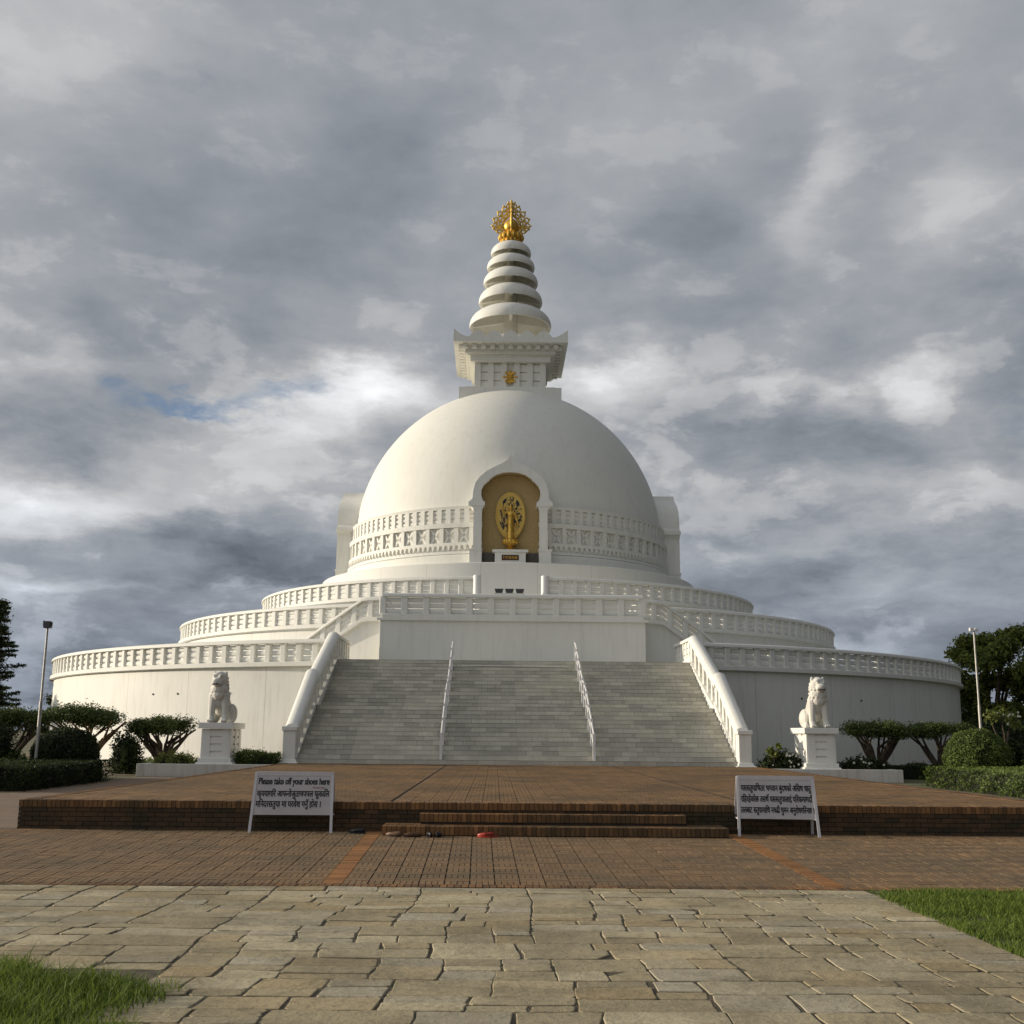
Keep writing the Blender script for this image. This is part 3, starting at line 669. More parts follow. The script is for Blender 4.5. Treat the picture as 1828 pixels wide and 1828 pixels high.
# slim pipe handrails dividing the stairs, white, in short lengths from post to post
for X in (-2.86, 2.86):
    hr = MB(); n = 9; pp = []
    for k in range(n + 1):
        y_ = SY0 + .25 + (SY1 - SY0 - .3) * k / n; z_ = tz(y_); pp.append((y_, z_))
    root = None
    for k, (y_, z_) in enumerate(pp):
        mb = MB(); mb.box(X - .05, X + .05, y_ - .06, y_ + .06, z_ - .1, z_ + 1.02); 
        if root is None: root = mb.build('handrail', M['steel'], stupa)
        else: mb.build('handrail_post', M['steel'], root)
    mb = MB()
    for (ya, za), (yb, zb) in zip(pp, pp[1:]):
        mb.tube([(X, ya + .04, za + .98), (X, yb - .02, zb + .90)], .035, 6); mb.tube([(X, ya + .04, za + .52), (X, yb - .02, zb + .46)], .025, 6)
    mb.build('pipe_rail', M['steel'], root)
# terraces 2 and 3
gb = math.degrees(math.asin((LX - .2) / R2)); balustrade('balustrade', ring_pts(R2, F2, gb, 360 - gb, 1.2), .86, stupa)
gc = math.degrees(math.asin(2.1 / R3)); balustrade('balustrade', ring_pts(R3, F3, gc, 360 - gc, 1.5), .84, stupa)
for s in (-1, 1):
    mb = MB(); mb.tube([(s * 1.98, -R3 - .05, F2 + 1.2), (s * 1.98, -R3 - .05, F3 + 1.28)], [.23, .23], 20); mb.build('bollard', M['steel'], stupa, smooth=True)
mb = MB()
for k in range(11): mb.box(-1.75, 1.75, -20.9 + k * .3, -R3 + .1, F2 + k * (F3 - F2) / 12, F2 + (k + 1) * (F3 - F2) / 12)
mb.build('upper_steps', M['paint'], stupa)
rp = rest_posts.build('post', M['paint'], stupa, fixn=True); tag(rp, kind='stuff')

# drum and dome
DZ = 12.12
mb = MB(); mb.revolve([(13.58, F3 - .1), (13.58, DZ - .04), (13.54, DZ), (11, DZ + .01)], 160); mb.build('drum', M['drumwall'], stupa, smooth=True)
mb = MB(); RD, ZC = 11.32, 15.35
prof = [(11.98, DZ), (11.98, DZ + .72), (11.90, DZ + .76), (11.86, DZ + .80)]
GAP = 8.8
def revolve4(mb, prof, n=160):
    for q in range(4): mb.revolve(prof, n // 4, rad(q * 90 + GAP), rad(q * 90 + 90 - GAP))
def at_niche(a): d = (math.degrees(a) + 45) % 90 - 45; return abs(d) < GAP + .9
revolve4(mb, prof + [(11.3, DZ + .82)])
prof = [(RD * math.cos(t), ZC + 1.03 * RD * math.sin(t)) for t in [rad(-2 + 92 * i / 60) for i in range(61)]]; prof[-1] = (.01, prof[-1][1])
mb.revolve(prof, 160); dome = mb.build('dome', M['dome'], stupa, smooth='all')
for p_ in dome.data.polygons: p_.use_smooth = True
try: dome.data.set_sharp_from_angle(angle=rad(40))
except Exception: pass
# frieze round the foot of the dome
mb = MB(); f0 = DZ + .80     # 12.92
def band(mb, Rb, Rt, z0, z1, Ri=11.0): revolve4(mb, [(Ri, z0), (Rb, z0), (Rb, z0 + .02), (Rt, z1 - .02), (Rt, z1), (Ri, z1)])
band(mb, 11.86, 11.86, f0 + .03, f0 + .20); band(mb, 11.66, 11.62, f0 + .20, f0 + .72); band(mb, 11.80, 11.80, f0 + .60, f0 + .80)
band(mb, 11.49, 11.49, f0 + .80, f0 + 1.86); band(mb, 11.76, 11.78, f0 + 1.80, f0 + 2.10); band(mb, 11.42, 11.42, f0 + 2.10, f0 + 3.08); band(mb, 11.58, 11.62, f0 + 3.04, f0 + 3.24)
n = 200
for i in range(n):       # hanging wedge dentils
    a = 2 * math.pi * i / n; c, s = math.sin(a), -math.cos(a); t = (math.cos(a), math.sin(a))
    if at_niche(a): continue
    z0, z1 = f0 + .30, f0 + .61; v = []
    for rr_, hw_, z in ((11.60, .115, z1), (11.80, .115, z1), (11.80, .03, z0), (11.60, .03, z0)):
        for e in (-1, 1): v.append((c * rr_ + e * hw_ * t[0], s * rr_ + e * hw_ * t[1], z))
    mb.add(v, [(0, 1, 3, 2), (2, 3, 5, 4), (4, 5, 7, 6), (0, 2, 4, 6), (1, 3, 5, 7)])
n = 72
for i in range(n):       # posts and crosses of the lower railing band
    a = 2 * math.pi * (i + .5) / n; c, s = math.sin(a), -math.cos(a); t = (math.cos(a), math.sin(a))
    if at_niche(a): continue
    mb.obox((c * 11.55, s * 11.55), t, (c, s), .14, .17, f0 + .79, f0 + 1.81)
    a = 2 * math.pi * i / n; c, s = math.sin(a), -math.cos(a); t = (math.cos(a), math.sin(a))
    if at_niche(a): continue
    for e in (-1, 1):
        v = []
        for rr_ in (11.45, 11.60):
            for q, zz_ in ((-.38, .84), (-.20, .84), (.38, 1.76), (.20, 1.76)): v.append((c * rr_ + e * q * t[0], s * rr_ + e * q * t[1], f0 + zz_))
        mb.add(v, [(0, 1, 2, 3), (4, 5, 6, 7), (0, 1, 5, 4), (1, 2, 6, 5), (2, 3, 7, 6), (3, 0, 4, 7)])
n = 114
for i in range(n):       # posts of the upper railing band, slats between
    a = 2 * math.pi * (i + .5) / n; c, s = math.sin(a), -math.cos(a); t = (math.cos(a), math.sin(a))
    if at_niche(a): continue
    mb.obox((c * 11.46, s * 11.46), t, (c, s), .165, .12, f0 + 2.08, f0 + 3.06)
for k in range(3): z = f0 + 2.14 + k * .31; revolve4(mb, [(11.3, z), (11.46, z), (11.52, z + .10), (11.52, z + .18), (11.43, z + .27), (11.3, z + .27)])
mb.build('frieze', M['paint'], dome)

# four niches on the axes
OUT = [(2.60, 12.14), (2.60, 13.02), (2.38, 13.12), (2.36, 15.74), (2.62, 15.95), (2.66, 16.2), (2.44, 16.42), (2.42, 16.9), (2.28, 17.42), (1.98, 17.86), (1.56, 18.22), (1.06, 18.50), (.60, 18.74), (.30, 18.92), (.13, 19.10), (0, 19.32)]
INN = [(1.82, 12.14), (1.82, 13.02), (1.84, 13.12), (1.84, 15.74), (1.68, 15.95), (1.68, 16.12), (1.82, 16.34), (1.90, 16.66), (1.88, 16.98), (1.74, 17.28), (1.50, 17.52), (1.40, 17.58), (1.32, 17.72), (.95, 17.98), (.50, 18.12), (0, 18.16)]
def mirror(P): return P + [(-x, z) for x, z in P[-2::-1]]
OUT, INN = mirror(OUT), mirror(INN)
for q in range(4):
    ca, sa = round(math.cos(q * math.pi / 2)), round(math.sin(q * math.pi / 2))
    def rt_(x, y, z): return (x * ca - y * sa, x * sa + y * ca, z)
    mb = MB(); n = len(OUT); yf, yb = -12.45, -10.3
    v = [rt_(x, yf, z) for x, z in OUT] + [rt_(x, yf, z) for x, z in INN] + [rt_(x, yb, z) for x, z in OUT] + [rt_(x, yf + .22, z) for x, z in INN]
    f = []
    for i in range(n - 1): f += [(i, i + 1, n + i + 1, n + i), (i, i + 1, 2 * n + i + 1, 2 * n + i), (n + i, n + i + 1, 3 * n + i + 1, 3 * n + i)]
    mb.add(v, f)
    for s in (-1, 1):   # mouldings of the jambs
        for bx in ((1.82, 2.66, 13.0, 13.13, .04), (1.66, 2.70, 15.92, 16.2, .05), (1.80, 2.40, 15.68, 15.80, .03)):
            P = [rt_(s * bx[0], yf - bx[4], 0), rt_(s * bx[1], -10.6, 0)]
            mb.box(min(P[0][0], P[1][0]), max(P[0][0], P[1][0]), min(P[0][1], P[1][1]), max(P[0][1], P[1][1]), bx[2], bx[3])
    nich = mb.build('niche_arch', M['paint'], dome, smooth=True)
    mb = MB(); IN2 = [(x * 1.0, z) for x, z in INN]; n = len(IN2)
    v = [rt_(x, yf + .2, z) for x, z in IN2] + [rt_(x * 1.02, -11.5, z + (.02 if z > 17 else 0)) for x, z in IN2]
    mb.add(v, [(i, i + 1, n + i + 1, n + i) for i in range(n - 1)])
    cpt = [rt_(0, -11.5, 15.0)]; mb.add([rt_(x * 1.02, -11.5, z) for x, z in IN2] + cpt, [(i, i + 1, n) for i in range(n - 1)] + [(n - 1, 0, n)])
    if q == 0: mb.build('niche_lining', M['ochre'], dome)
    else: mb.build('niche_lining', M['ochre'], dome)

# harmika (square box over the dome)
mb = MB(); mb.box(-3.76, 3.76, -3.76, 3.76, 25.6, 26.58); mb.box(-3.3, 3.3, -3.3, 3.3, 26.58, 26.76)
mb.box(-2.42, 2.42, -2.42, 2.42, 26.76, 28.86)
mb.box(-2.98, 2.98, -2.98, 2.98, 28.84, 29.26); mb.box(-3.12, 3.12, -3.12, 3.12, 29.26, 29.34); mb.box(-3.36, 3.36, -3.36, 3.36, 29.34, 29.66)
mb.box(-3.45, 3.45, -3.45, 3.45, 29.66, 29.92)
for s in (-1, 1):
    for k in range(11):
        p = -3.35 + k * .67
        mb.box(p - .17, p + .17, s * 3.62 - .2, s * 3.62 + .2, 29.60, 29.90); mb.box(s * 3.62 - .2, s * 3.62 + .2, p - .17, p + .17, 29.59, 29.89)
    for k in range(6):
        p = -2.43 + k * .972
        if s < 0 or 1:
            mb.box(p - .22, p + .22, s * 2.52 - .13, s * 2.52 + .13, 26.77, 28.84)
            if 0 < k < 5: mb.box(s * 2.52 - .13, s * 2.52 + .13, p - .22, p + .22, 26.775, 28.845)
    for k in range(3):
        z = 26.85 + k * .66
        for q in (-1.944, -.972, .972, 1.944): mb.box(q - .29, q + .29, s * 2.46 - .06, s * 2.46 + .06, z, z + .56)
        mb.box(s * 2.46 - .06, s * 2.46 + .06, -2.2, 2.2, z, z + .56)
harm = mb.build('harmika', M['paint'], stupa)
mb = MB(); mb.box(-4.22, 4.22, -4.22, 4.22, 29.92, 30.28); mb.box(-4.0, 4.0, -4.0, 4.0, 30.28, 30.40)
slab = mb.build('cornice_slab', M['paint'], harm)
mb = MB()
def lobe(cx, half, h, y, horiz, z0=30.28, th=.16, corner=0):
    P = []
    for i in range(13):
        t = -1 + 2 * i / 12; 
        hh = h * (1 - abs(t)) ** .55 * (1.0 if abs(t) > .12 else 1.08) if corner == 0 else h * max(0, (1 + t * corner) / 2) ** 1.7
        P.append((cx + t * half, z0 + max(hh, .02)))
    P = [(cx - half, z0)] + P + [(cx + half, z0)]; n = len(P)
    v = [((x, yy_, z) if horiz else (yy_, x, z)) for yy_ in (y - th / 2, y + th / 2) for x, z in P]
    mb.add(v, [tuple(range(n)), tuple(range(n, 2 * n))] + [(i, (i + 1) % n, n + (i + 1) % n, n + i) for i in range(n)])
for s in (-1, 1):
    for hz in (True, False):
        o_ = s * (4.13 if hz else 4.12)
        for k in (-2, -1, 0, 1, 2): lobe(k * 1.22, .60, .56, o_, hz)
        for e in (-1, 1): lobe(e * (3.63 if hz else 3.46), .58, .62, o_, hz, corner=e)
mb.build('antefixes', M['paint'], slab)
mb = MB(); mb.tube([(0, -2.62, 27.72), (0, -2.50, 27.72)], .42, 24)
for k in range(8):
    a = k * math.pi / 4; mb.tube([(0, -2.68, 27.72), (.46 * math.cos(a), -2.68, 27.72 + .46 * math.sin(a))], .045, 6); mb.sphere((.46 * math.cos(a), -2.68, 27.72 + .46 * math.sin(a)), .10, 8, 5)
mb.sphere((0, -2.66, 27.72), .1, 10, 6); mb.revolve([(0, 0), (0, 0)], 3) if False else None
tag(mb.build('wheel_emblem', M['gold'], harm), 'small gilded wheel emblem')

# spire: mast and five hollow umbrella rings
mb = MB(); mb.tube([(0, 0, 30.3), (0, 0, 34), (0, 0, 39.5)], [.62, .5, .36], 20); mb.revolve([(.0, 31.0), (3.15, 30.95), (3.2, 30.5), (3.2, 30.3)], 64)
mb.build('mast', M['paint'], stupa, smooth=True)
RG = [(3.18, 32.55, 1.62), (2.48, 34.52, 1.42), (2.13, 36.12, 1.20), (1.87, 37.42, 1.05), (1.58, 38.58, 1.0)]
for R, z, h in RG:
    mb = MB(); P = [(R - .20, z - .02), (R - .03, z - .07), (R, z + .05)]
    for i in range(1, 11): t = rad(90 * i / 10 * .93); P.append((max(R * math.cos(t), .42), z + .05 + h * math.sin(t) ** .9))
    top = P[-1]; P.append((.35, top[1] + .04)); P.append((.35, top[1] - .12))
    for i in range(9, 0, -1): t = rad(90 * i / 10 * .9); P.append((max((R - .24) * math.cos(t), .4), z - .08 + (h - .06) * math.sin(t) ** .9))
    mb.revolve(P + [P[0]], 72)
    rg = mb.build('umbrella_ring', M['paint'], stupa, smooth=True)
    mb = MB()
    for a in range(4):
        c, s = math.cos(a * math.pi / 2), math.sin(a * math.pi / 2)
        v = []
        for rr_, zz_ in ((.3, z + h * .80), (.3, z + .42), (R - .15, z - .02), (R - .15, z + .22), (R * .72, z + h * .55)):
            for e in (-.13, .13): v.append((c * rr_ - s * e, s * rr_ + c * e, zz_))
        mb.add(v, [(0, 2, 4, 6, 8), (1, 3, 5, 7, 9), (0, 1, 3, 2), (2, 3, 5, 4), (4, 5, 7, 6), (6, 7, 9, 8), (8, 9, 1, 0)])
    mb.build('rib', M['paint'], rg)
# gilded finial
fin = MB(); fin.revolve([(.36, 39.2), (.50, 39.45), (.62, 39.6), (.95, 40.05), (.86, 40.2), (.55, 40.28), (.0, 40.3)], 40)
for k in range(14):      # lotus petals
    a = 2 * math.pi * k / 14; c, s = math.cos(a), math.sin(a); fin.sphere((c * .86, s * .86, 40.05), (.17, .17, .30), 8, 6); fin.sphere((math.cos(a + .22) * .70, math.sin(a + .22) * .70, 39.72), (.15, .15, .26), 8, 6)
fin.tube([(0, 0, 40.2), (0, 0, 42.2), (0, 0, 43.42)], [.14, .08, .015], 10)
finial = fin.build('finial', M['gold'], stupa, smooth=True)
mb = MB(); mb.sphere((0, 0, 40.98), (.60, .60, .66), 28, 18); mb.build('jewel', M['gold'], finial, smooth='all')
mb = MB()
for q in (0, 1):     # two crossing openwork flame plates
    rot = (lambda x, y, z: (x, y, z)) if q == 0 else (lambda x, y, z: (y, x, z))
    def egg(k, t): return (1.50 * k * math.sin(t) * (1 - .20 * max(0, -math.cos(t)) if 0 else 1), 41.15 + (-k * .95 if 0 else 0) - math.cos(t) * k * (2.0 if math.cos(t) < 0 else .85))
    def loop(k, r, n=48, t0=.35, t1=2 * math.pi - .35): mb.tube([rot(egg(k, t0 + (t1 - t0) * i / n)[0] * (1 if math.cos(t0 + (t1 - t0) * i / n) > -.0 else (1 - .55 * (-math.cos(t0 + (t1 - t0) * i / n)) ** 2)), 0, egg(k, t0 + (t1 - t0) * i / n)[1]) for i in range(n + 1)], r, 6)
    loop(.46, .11); loop(.62, .07); loop(.80, .045)
    n = 17
    for i in range(n):
        t = .5 + (2 * math.pi - 1.0) * i / (n - 1); x, z = egg(.84, t); x *= (1 if math.cos(t) > 0 else (1 - .55 * math.cos(t) ** 2)); 
        mb.tube([rot(x + .20 * math.cos(u), 0, z + .22 * math.sin(u)) for u in [2 * math.pi * j / 14 for j in range(15)]], .062, 6)
        x2, z2 = egg(.50, t); x2 *= (1 if math.cos(t) > 0 else (1 - .55 * math.cos(t) ** 2)); mb.tube([rot(x2, 0, z2), rot(x * .9, 0, z + (z2 - z) * .2)], .07, 6)
        x3, z3 = egg(1.02, t); x3 *= (1 if math.cos(t) > 0 else (1 - .55 * math.cos(t) ** 2)); mb.sphere(rot(x3, 0, z3), .09, 6, 4)
mb.build('flame_openwork', M['goldpale'], finial, smooth='all')

# ------------------------------------------------------------------ golden statue, its altar, floodlights
altar = thing('altar', (0, -12.05, 12.14), 'white altar table with dark plaque in the front niche', 'altar')
mb = MB(); mb.box(-.98, .98, -.36, .36, 0, .80); mb.box(-1.05, 1.05, -.42, .42, 0, .07); mb.build('base', M['paint'], altar, bevel=.01)
mb = MB(); mb.box(-1.14, 1.14, -.46, .44, .80, .96); mb.build('table_top', M['paint'], altar, bevel=.015)
mb = MB(); mb.box(-.54, .54, -.385, -.35, .28, .62); plq = mb.build('plaque', M['darkpanel'], altar)
def text(body, size, name, mat, parent, loc, rot=(math.pi / 2, 0, 0), width=None, height=None, ext=.004, align='CENTER', bold=0, twice=0):
    cu = bpy.data.curves.new(name, 'FONT'); cu.body = body; cu.size = size; cu.extrude = ext; cu.align_x = align; cu.offset = bold; cu.resolution_u = 3
    o = bpy.data.objects.new('tmp_text', cu); COL.objects.link(o); o = baked(o, name, mat, parent, False)
    me = o.data
    if len(me.vertices):
        xs = [v.co.x for v in me.vertices]; ys = [v.co.y for v in me.vertices]
        fx = width / (max(xs) - min(xs)) if width else 1; fy = height / (max(ys) - min(ys)) if height else 1
        cx, cy = (max(xs) + min(xs)) / 2, (max(ys) + min(ys)) / 2
        me.transform(Matrix.Diagonal((fx, fy, 1, 1)) @ Matrix.Translation((-cx, -cy, 0)))
        if twice:      # a second brush pass beside the first, for a heavier painted stroke
            b2 = bmesh.new(); b2.from_mesh(me); g = bmesh.ops.duplicate(b2, geom=b2.verts[:] + b2.edges[:] + b2.faces[:]); bmesh.ops.translate(b2, vec=(twice, twice * .4, -.0006), verts=[e for e in g['geom'] if isinstance(e, bmesh.types.BMVert)]); b2.to_mesh(me); b2.free()
    o.location = loc; o.rotation_euler = rot; return o
text('行空春剣護', .2, 'lettering', M['gold'], plq, (0, -.392, .45), width=.92, height=.20, ext=.006)

mb = MB(); mb.box(-1.80, -1.12, .35, .42, 0, .86); mb.box(1.12, 1.80, .35, .42, 0, .86); mb.box(-1.12, 1.12, .38, .45, 0, .85); mb.build('back_skirting', M['skirt'], altar)
stat = thing('golden_statue', (0, -12.02, 13.10), 'golden standing child figure, one arm raised, before an oval gold halo', 'statue')
mb = MB(); mb.revolve([(.0, 0), (.34, 0), (.36, .05), (.22, .14), (.16, .22), (.20, .30), (.38, .40), (.48, .55), (.46, .66), (.34, .74), (0, .76)], 32)
for k in range(12): a = math.pi * 2 * k / 12; mb.sphere((.40 * math.cos(a), .40 * math.sin(a), .56), (.13, .13, .17), 8, 6)
mb.build('lotus_pedestal', M['gold'], stat, smooth=True)
mb = MB(); n = 48; pr = []
for i in range(n):
    t = 2 * math.pi * i / n; c = math.cos(t); wx_ = .96 * math.sin(t) * (1 - .12 * c if c < 0 else 1) * (1 - .30 * max(0, -c) ** 2 if c < 0 else 1); pr.append((wx_, 2.42 + c * (1.45 if c > 0 else 1.75)))
v = [(x, .20, z) for x, z in pr] + [(x, .28, z) for x, z in pr] + [(x * .93, .165, 2.4 + (z - 2.4) * .95) for x, z in pr] + [(x * .88, .19, 2.4 + (z - 2.4) * .91) for x, z in pr]
f = [(i, (i + 1) % n, n + (i + 1) % n, n + i) for i in range(n)] + [(i, (i + 1) % n, 2 * n + (i + 1) % n, 2 * n + i) for i in range(n)] + [(2 * n + i, 2 * n + (i + 1) % n, 3 * n + (i + 1) % n, 3 * n + i) for i in range(n)] + [tuple(range(3 * n, 4 * n)), tuple(range(n, 2 * n))]
mb.add(v, f); tag(mb.build('halo', M['mandorla'], stat), 'oval gold halo with dark inscribed flourishes')
def chain(mb, pts, n=10):
    """tapered limb of overlapping balls; pts = (x,y,z,r)"""
    for a, b_ in zip(pts, pts[1:]):
        L_ = math.dist(a[:3], b_[:3]); k = max(2, int(L_ / (min(a[3], b_[3]) * .45)))
        for i in range(k + 1):
            t = i / k; mb.sphere([a[j] + (b_[j] - a[j]) * t for j in range(3)], a[3] + (b_[3] - a[3]) * t, 8, 6)
mb = MB()
mb.sphere((0, 0, 2.78), (.125, .13, .165), 14, 10); mb.sphere((0, .02, 2.95), (.09, .09, .07)); mb.sphere((0, -.125, 2.76), (.02, .03, .035))
for s in (-1, 1): mb.sphere((s * .125, .01, 2.77), (.02, .03, .05)); mb.sphere((s * .045, -.115, 2.80), (.022, .015, .012)); 
mb.sphere((0, -.118, 2.70), (.035, .015, .010))
chain(mb, [(0, 0, 2.66, .06), (0, 0, 2.52, .08)]); chain(mb, [(-.17, 0, 2.48, .085), (.17, 0, 2.48, .085)]); mb.sphere((0, 0, 2.32, ), (.20, .13, .24), 12, 8); mb.sphere((0, 0, 2.05), (.18, .125, .22), 12, 8)
mb.revolve([(.0, .74), (.24, .74), (.215, 1.0), (.19, 1.4), (.20, 1.8), (.19, 2.05), (.0, 2.1)], 20)
chain(mb, [(-.22, 0, 2.47, .07), (-.46, -.05, 2.52, .06), (-.54, -.07, 2.80, .05), (-.53, -.07, 3.02, .04), (-.525, -.07, 3.16, .02)])
chain(mb, [(.22, 0, 2.46, .07), (.36, -.02, 2.14, .06), (.43, -.06, 1.84, .05), (.45, -.07, 1.68, .04), (.45, -.07, 1.54, .02)])
for s in (-1, 1): chain(mb, [(s * .09, 0, .95, .07), (s * .09, 0, .80, .055), (s * .10, -.12, .78, .045)])
sculpt(mb, 'figure', M['gold'], stat, .022, 3)

for i, x in enumerate((-.62, 0, .62)):
    t = thing('floodlight', (x - .08, -16.4, F3), ('left', 'middle', 'right')[i] + ' one of three black floodlights in a row below the niche', 'floodlight', 'floodlights below the niche')
    mb = MB(); mb.box(-.05, .05, -.05, .05, 0, .36); mb.box(-.30, .30, -.09, .09, .30, .36); mb.box(-.24, .24, -.2, .2, 0, .03); mb.build('bracket', M['black'], t)
    mb = MB(); v = [(-.20, -.10, .40), (.20, -.10, .40), (.27, -.14, .66), (-.27, -.14, .66), (-.14, .14, .42), (.14, .14, .42), (.18, .12, .60), (-.18, .12, .60)]
    mb.add(v, [(0, 1, 2, 3), (4, 5, 6, 7), (0, 1, 5, 4), (1, 2, 6, 5), (2, 3, 7, 6), (3, 0, 4, 7)]); mb.build('housing', M['lampglass'], t, bevel=.015)

# ------------------------------------------------------------------ planters, pedestals and lions
PLX = {-1: (-13.58, -8.75), 1: (9.05, 13.80)}
for s in (-1, 1):
    x0, x1 = PLX[s]; xi = x1 if s < 0 else x0
    t = thing('planter', ((x0 + x1) / 2, -41.2, 0), 'low white planter wall %s of the stairs under the stone lion' % ('left' if s < 0 else 'right'), 'planter', 'low white planters beside the stairs')
    hx = (x1 - x0) / 2
    mb = MB(); mb.box(-hx, hx, -.6, -.38, 0, .46); mb.box(-hx, hx, 4.3, 4.5, 0, .44)
    mb.box(-hx, -hx + .2, -.38, 4.3, 0, .45); mb.box(hx - .2, hx, -.38, 4.3, 0, .45); mb.build('wall', M['planter'], t, bevel=.015)
    mb = MB(); mb.box(-hx + .2, hx - .2, -.38, 4.3, 0, .38); mb.build('soil', M['soil'], t)
def lion_pedestal(x, label):
    t = thing('pedestal', (x, -41.38, .38), label, 'pedestal', 'pedestals of the stone lions')
    mb = MB(); mb.frustum(-.74, .74, -.16, 2.02, 0, .14, .10); mb.box(-.60, .60, -.03, 1.88, .14, .28); mb.build('plinth', M['paint'], t, bevel=.012)
    mb = MB(); D = 1.8
    mb.box(-.48, .48, .10, D - .10, .26, 1.32)        # body with raised borders and recessed slots between three plates
    for a, b_ in ((-.48, -.21), (.21, .48)): mb.box(a, b_, .04, .10, .26, 1.315)
    for k in range(4): z = .27 + k * .263; mb.box(-.21, .21, .05, .10, z, z + .195)
    for s in (-1, 1):
        xx0, xx1 = (-.53, -.48) if s < 0 else (.48, .53)
        for a, b_ in ((.05, .42), (.76, 1.08), (1.40, D - .06)): mb.box(xx0, xx1, a, b_, .262, 1.312)
        for k in range(4): z = .27 + k * .263; mb.box(xx0 + .01, xx1 - .01, .42, .76, z, z + .195); mb.box(xx0 + .01, xx1 - .01, 1.08, 1.40, z, z + .195)
    mb.build('shaft', M['paint'], t)
    mb = MB(); mb.box(-.63, .63, -.10, D + .12, 1.33, 1.54); mb.build('cap', M['paint'], t, bevel=.015)
    return t
def lion(x, face, label):
    t = thing('stone_lion', (x, -41.38, .38 + 1.54), label, 'lion statue', 'white stone lions beside the stairs')
    mb = MB()
    mb.sphere((0, .75, .62), (.30, .52, .42), 14, 10); mb.sphere((0, .42, .86), (.31, .34, .42), 14, 10); mb.sphere((0, .26, 1.12), (.29, .28, .34), 14, 10)
    for s in (-1, 1):
        chain(mb, [(s * .22, .24, .98, .18), (s * .24, .20, .60, .145), (s * .25, .18, .22, .125), (s * .25, .10, .08, .125)])
        for k in (-1, 0, 1): mb.sphere((s * .25 + k * .07, -.02, .06), (.045, .08, .055), 8, 6)
        mb.sphere((s * .30, .98, .34), (.20, .42, .36), 12, 8); chain(mb, [(s * .34, 1.0, .12, .12), (s * .35, .60, .08, .10)])
        for k in (-1, 0, 1): mb.sphere((s * .35 + k * .06, .50, .05), (.04, .07, .05), 8, 6)
    chain(mb, [(0, 1.35, .12, .09), (.0, 1.55, .45, .10), (.0, 1.45, .80, .12), (0, 1.30, 1.0, .10)])
    c, s0 = math.cos(rad(face)), math.sin(rad(face))
    def H(x_, y_, z_): return (x_ * c - y_ * s0, .10 + x_ * s0 + y_ * c, z_)
    mb.sphere(H(0, .06, 1.55), (.285, .27, .30), 16, 12); mb.sphere(H(0, -.20, 1.46), (.19, .17, .15), 12, 10); mb.sphere(H(0, -.15, 1.33), (.135, .13, .055), 12, 8)
    mb.sphere(H(0, -.33, 1.51), (.055, .04, .045)); mb.sphere(H(0, -.06, 1.74), (.18, .14, .08), 12, 8)
    for s in (-1, 1): mb.sphere(H(s * .11, -.19, 1.62), (.055, .05, .05)); mb.sphere(H(s * .13, -.16, 1.69), (.085, .06, .035)); mb.sphere(H(s * .22, .05, 1.76), (.06, .05, .10)); mb.sphere(H(s * .13, -.22, 1.40), (.07, .09, .07))
    mb.sphere((0, .20, 1.40), (.27, .27, .26), 14, 10); mb.sphere((0, .16, 1.20), (.31, .27, .24), 14, 10); mb.sphere((0, .10, 1.02), (.24, .18, .24), 12, 8)
    for ring_z, rr_, k_ in ((1.72, .22, 8), (1.60, .265, 10), (1.48, .28, 11), (1.36, .285, 12), (1.24, .30, 13), (1.12, .30, 13), (1.0, .28, 12)):   # curls of the mane
        for k in range(k_):
            a = math.pi * (-.30 + 1.6 * k / (k_ - 1)) if ring_z > 1.3 else 2 * math.pi * k / k_
            mb.sphere((rr_ * math.cos(a), .22 + rr_ * .9 * math.sin(a), ring_z + random.uniform(-.02, .02)), random.uniform(.045, .06), 8, 6)
    body = sculpt(mb, 'body', M['lionstone'], t, .021, 2)
    mb = MB(); q = [H(-.13, -.28, 1.375), H(.13, -.28, 1.375)]
    mb.tube([H(-.15, -.20, 1.372), H(-.08, -.325, 1.378), H(.08, -.325, 1.378), H(.15, -.20, 1.372)], .021, 6); mb.build('mouth', M['ink'], t)
    return t
lion_pedestal(-10.93, 'white block pedestal left of the stairs, a lion looking left on it'); lion(-10.93, -14, 'weathered white stone lion sitting left of the stairs')
lion_pedestal(11.02, 'white block pedestal right of the stairs, a lion on it'); lion(11.02, 12, 'bright sunlit white stone lion sitting right of the stairs')

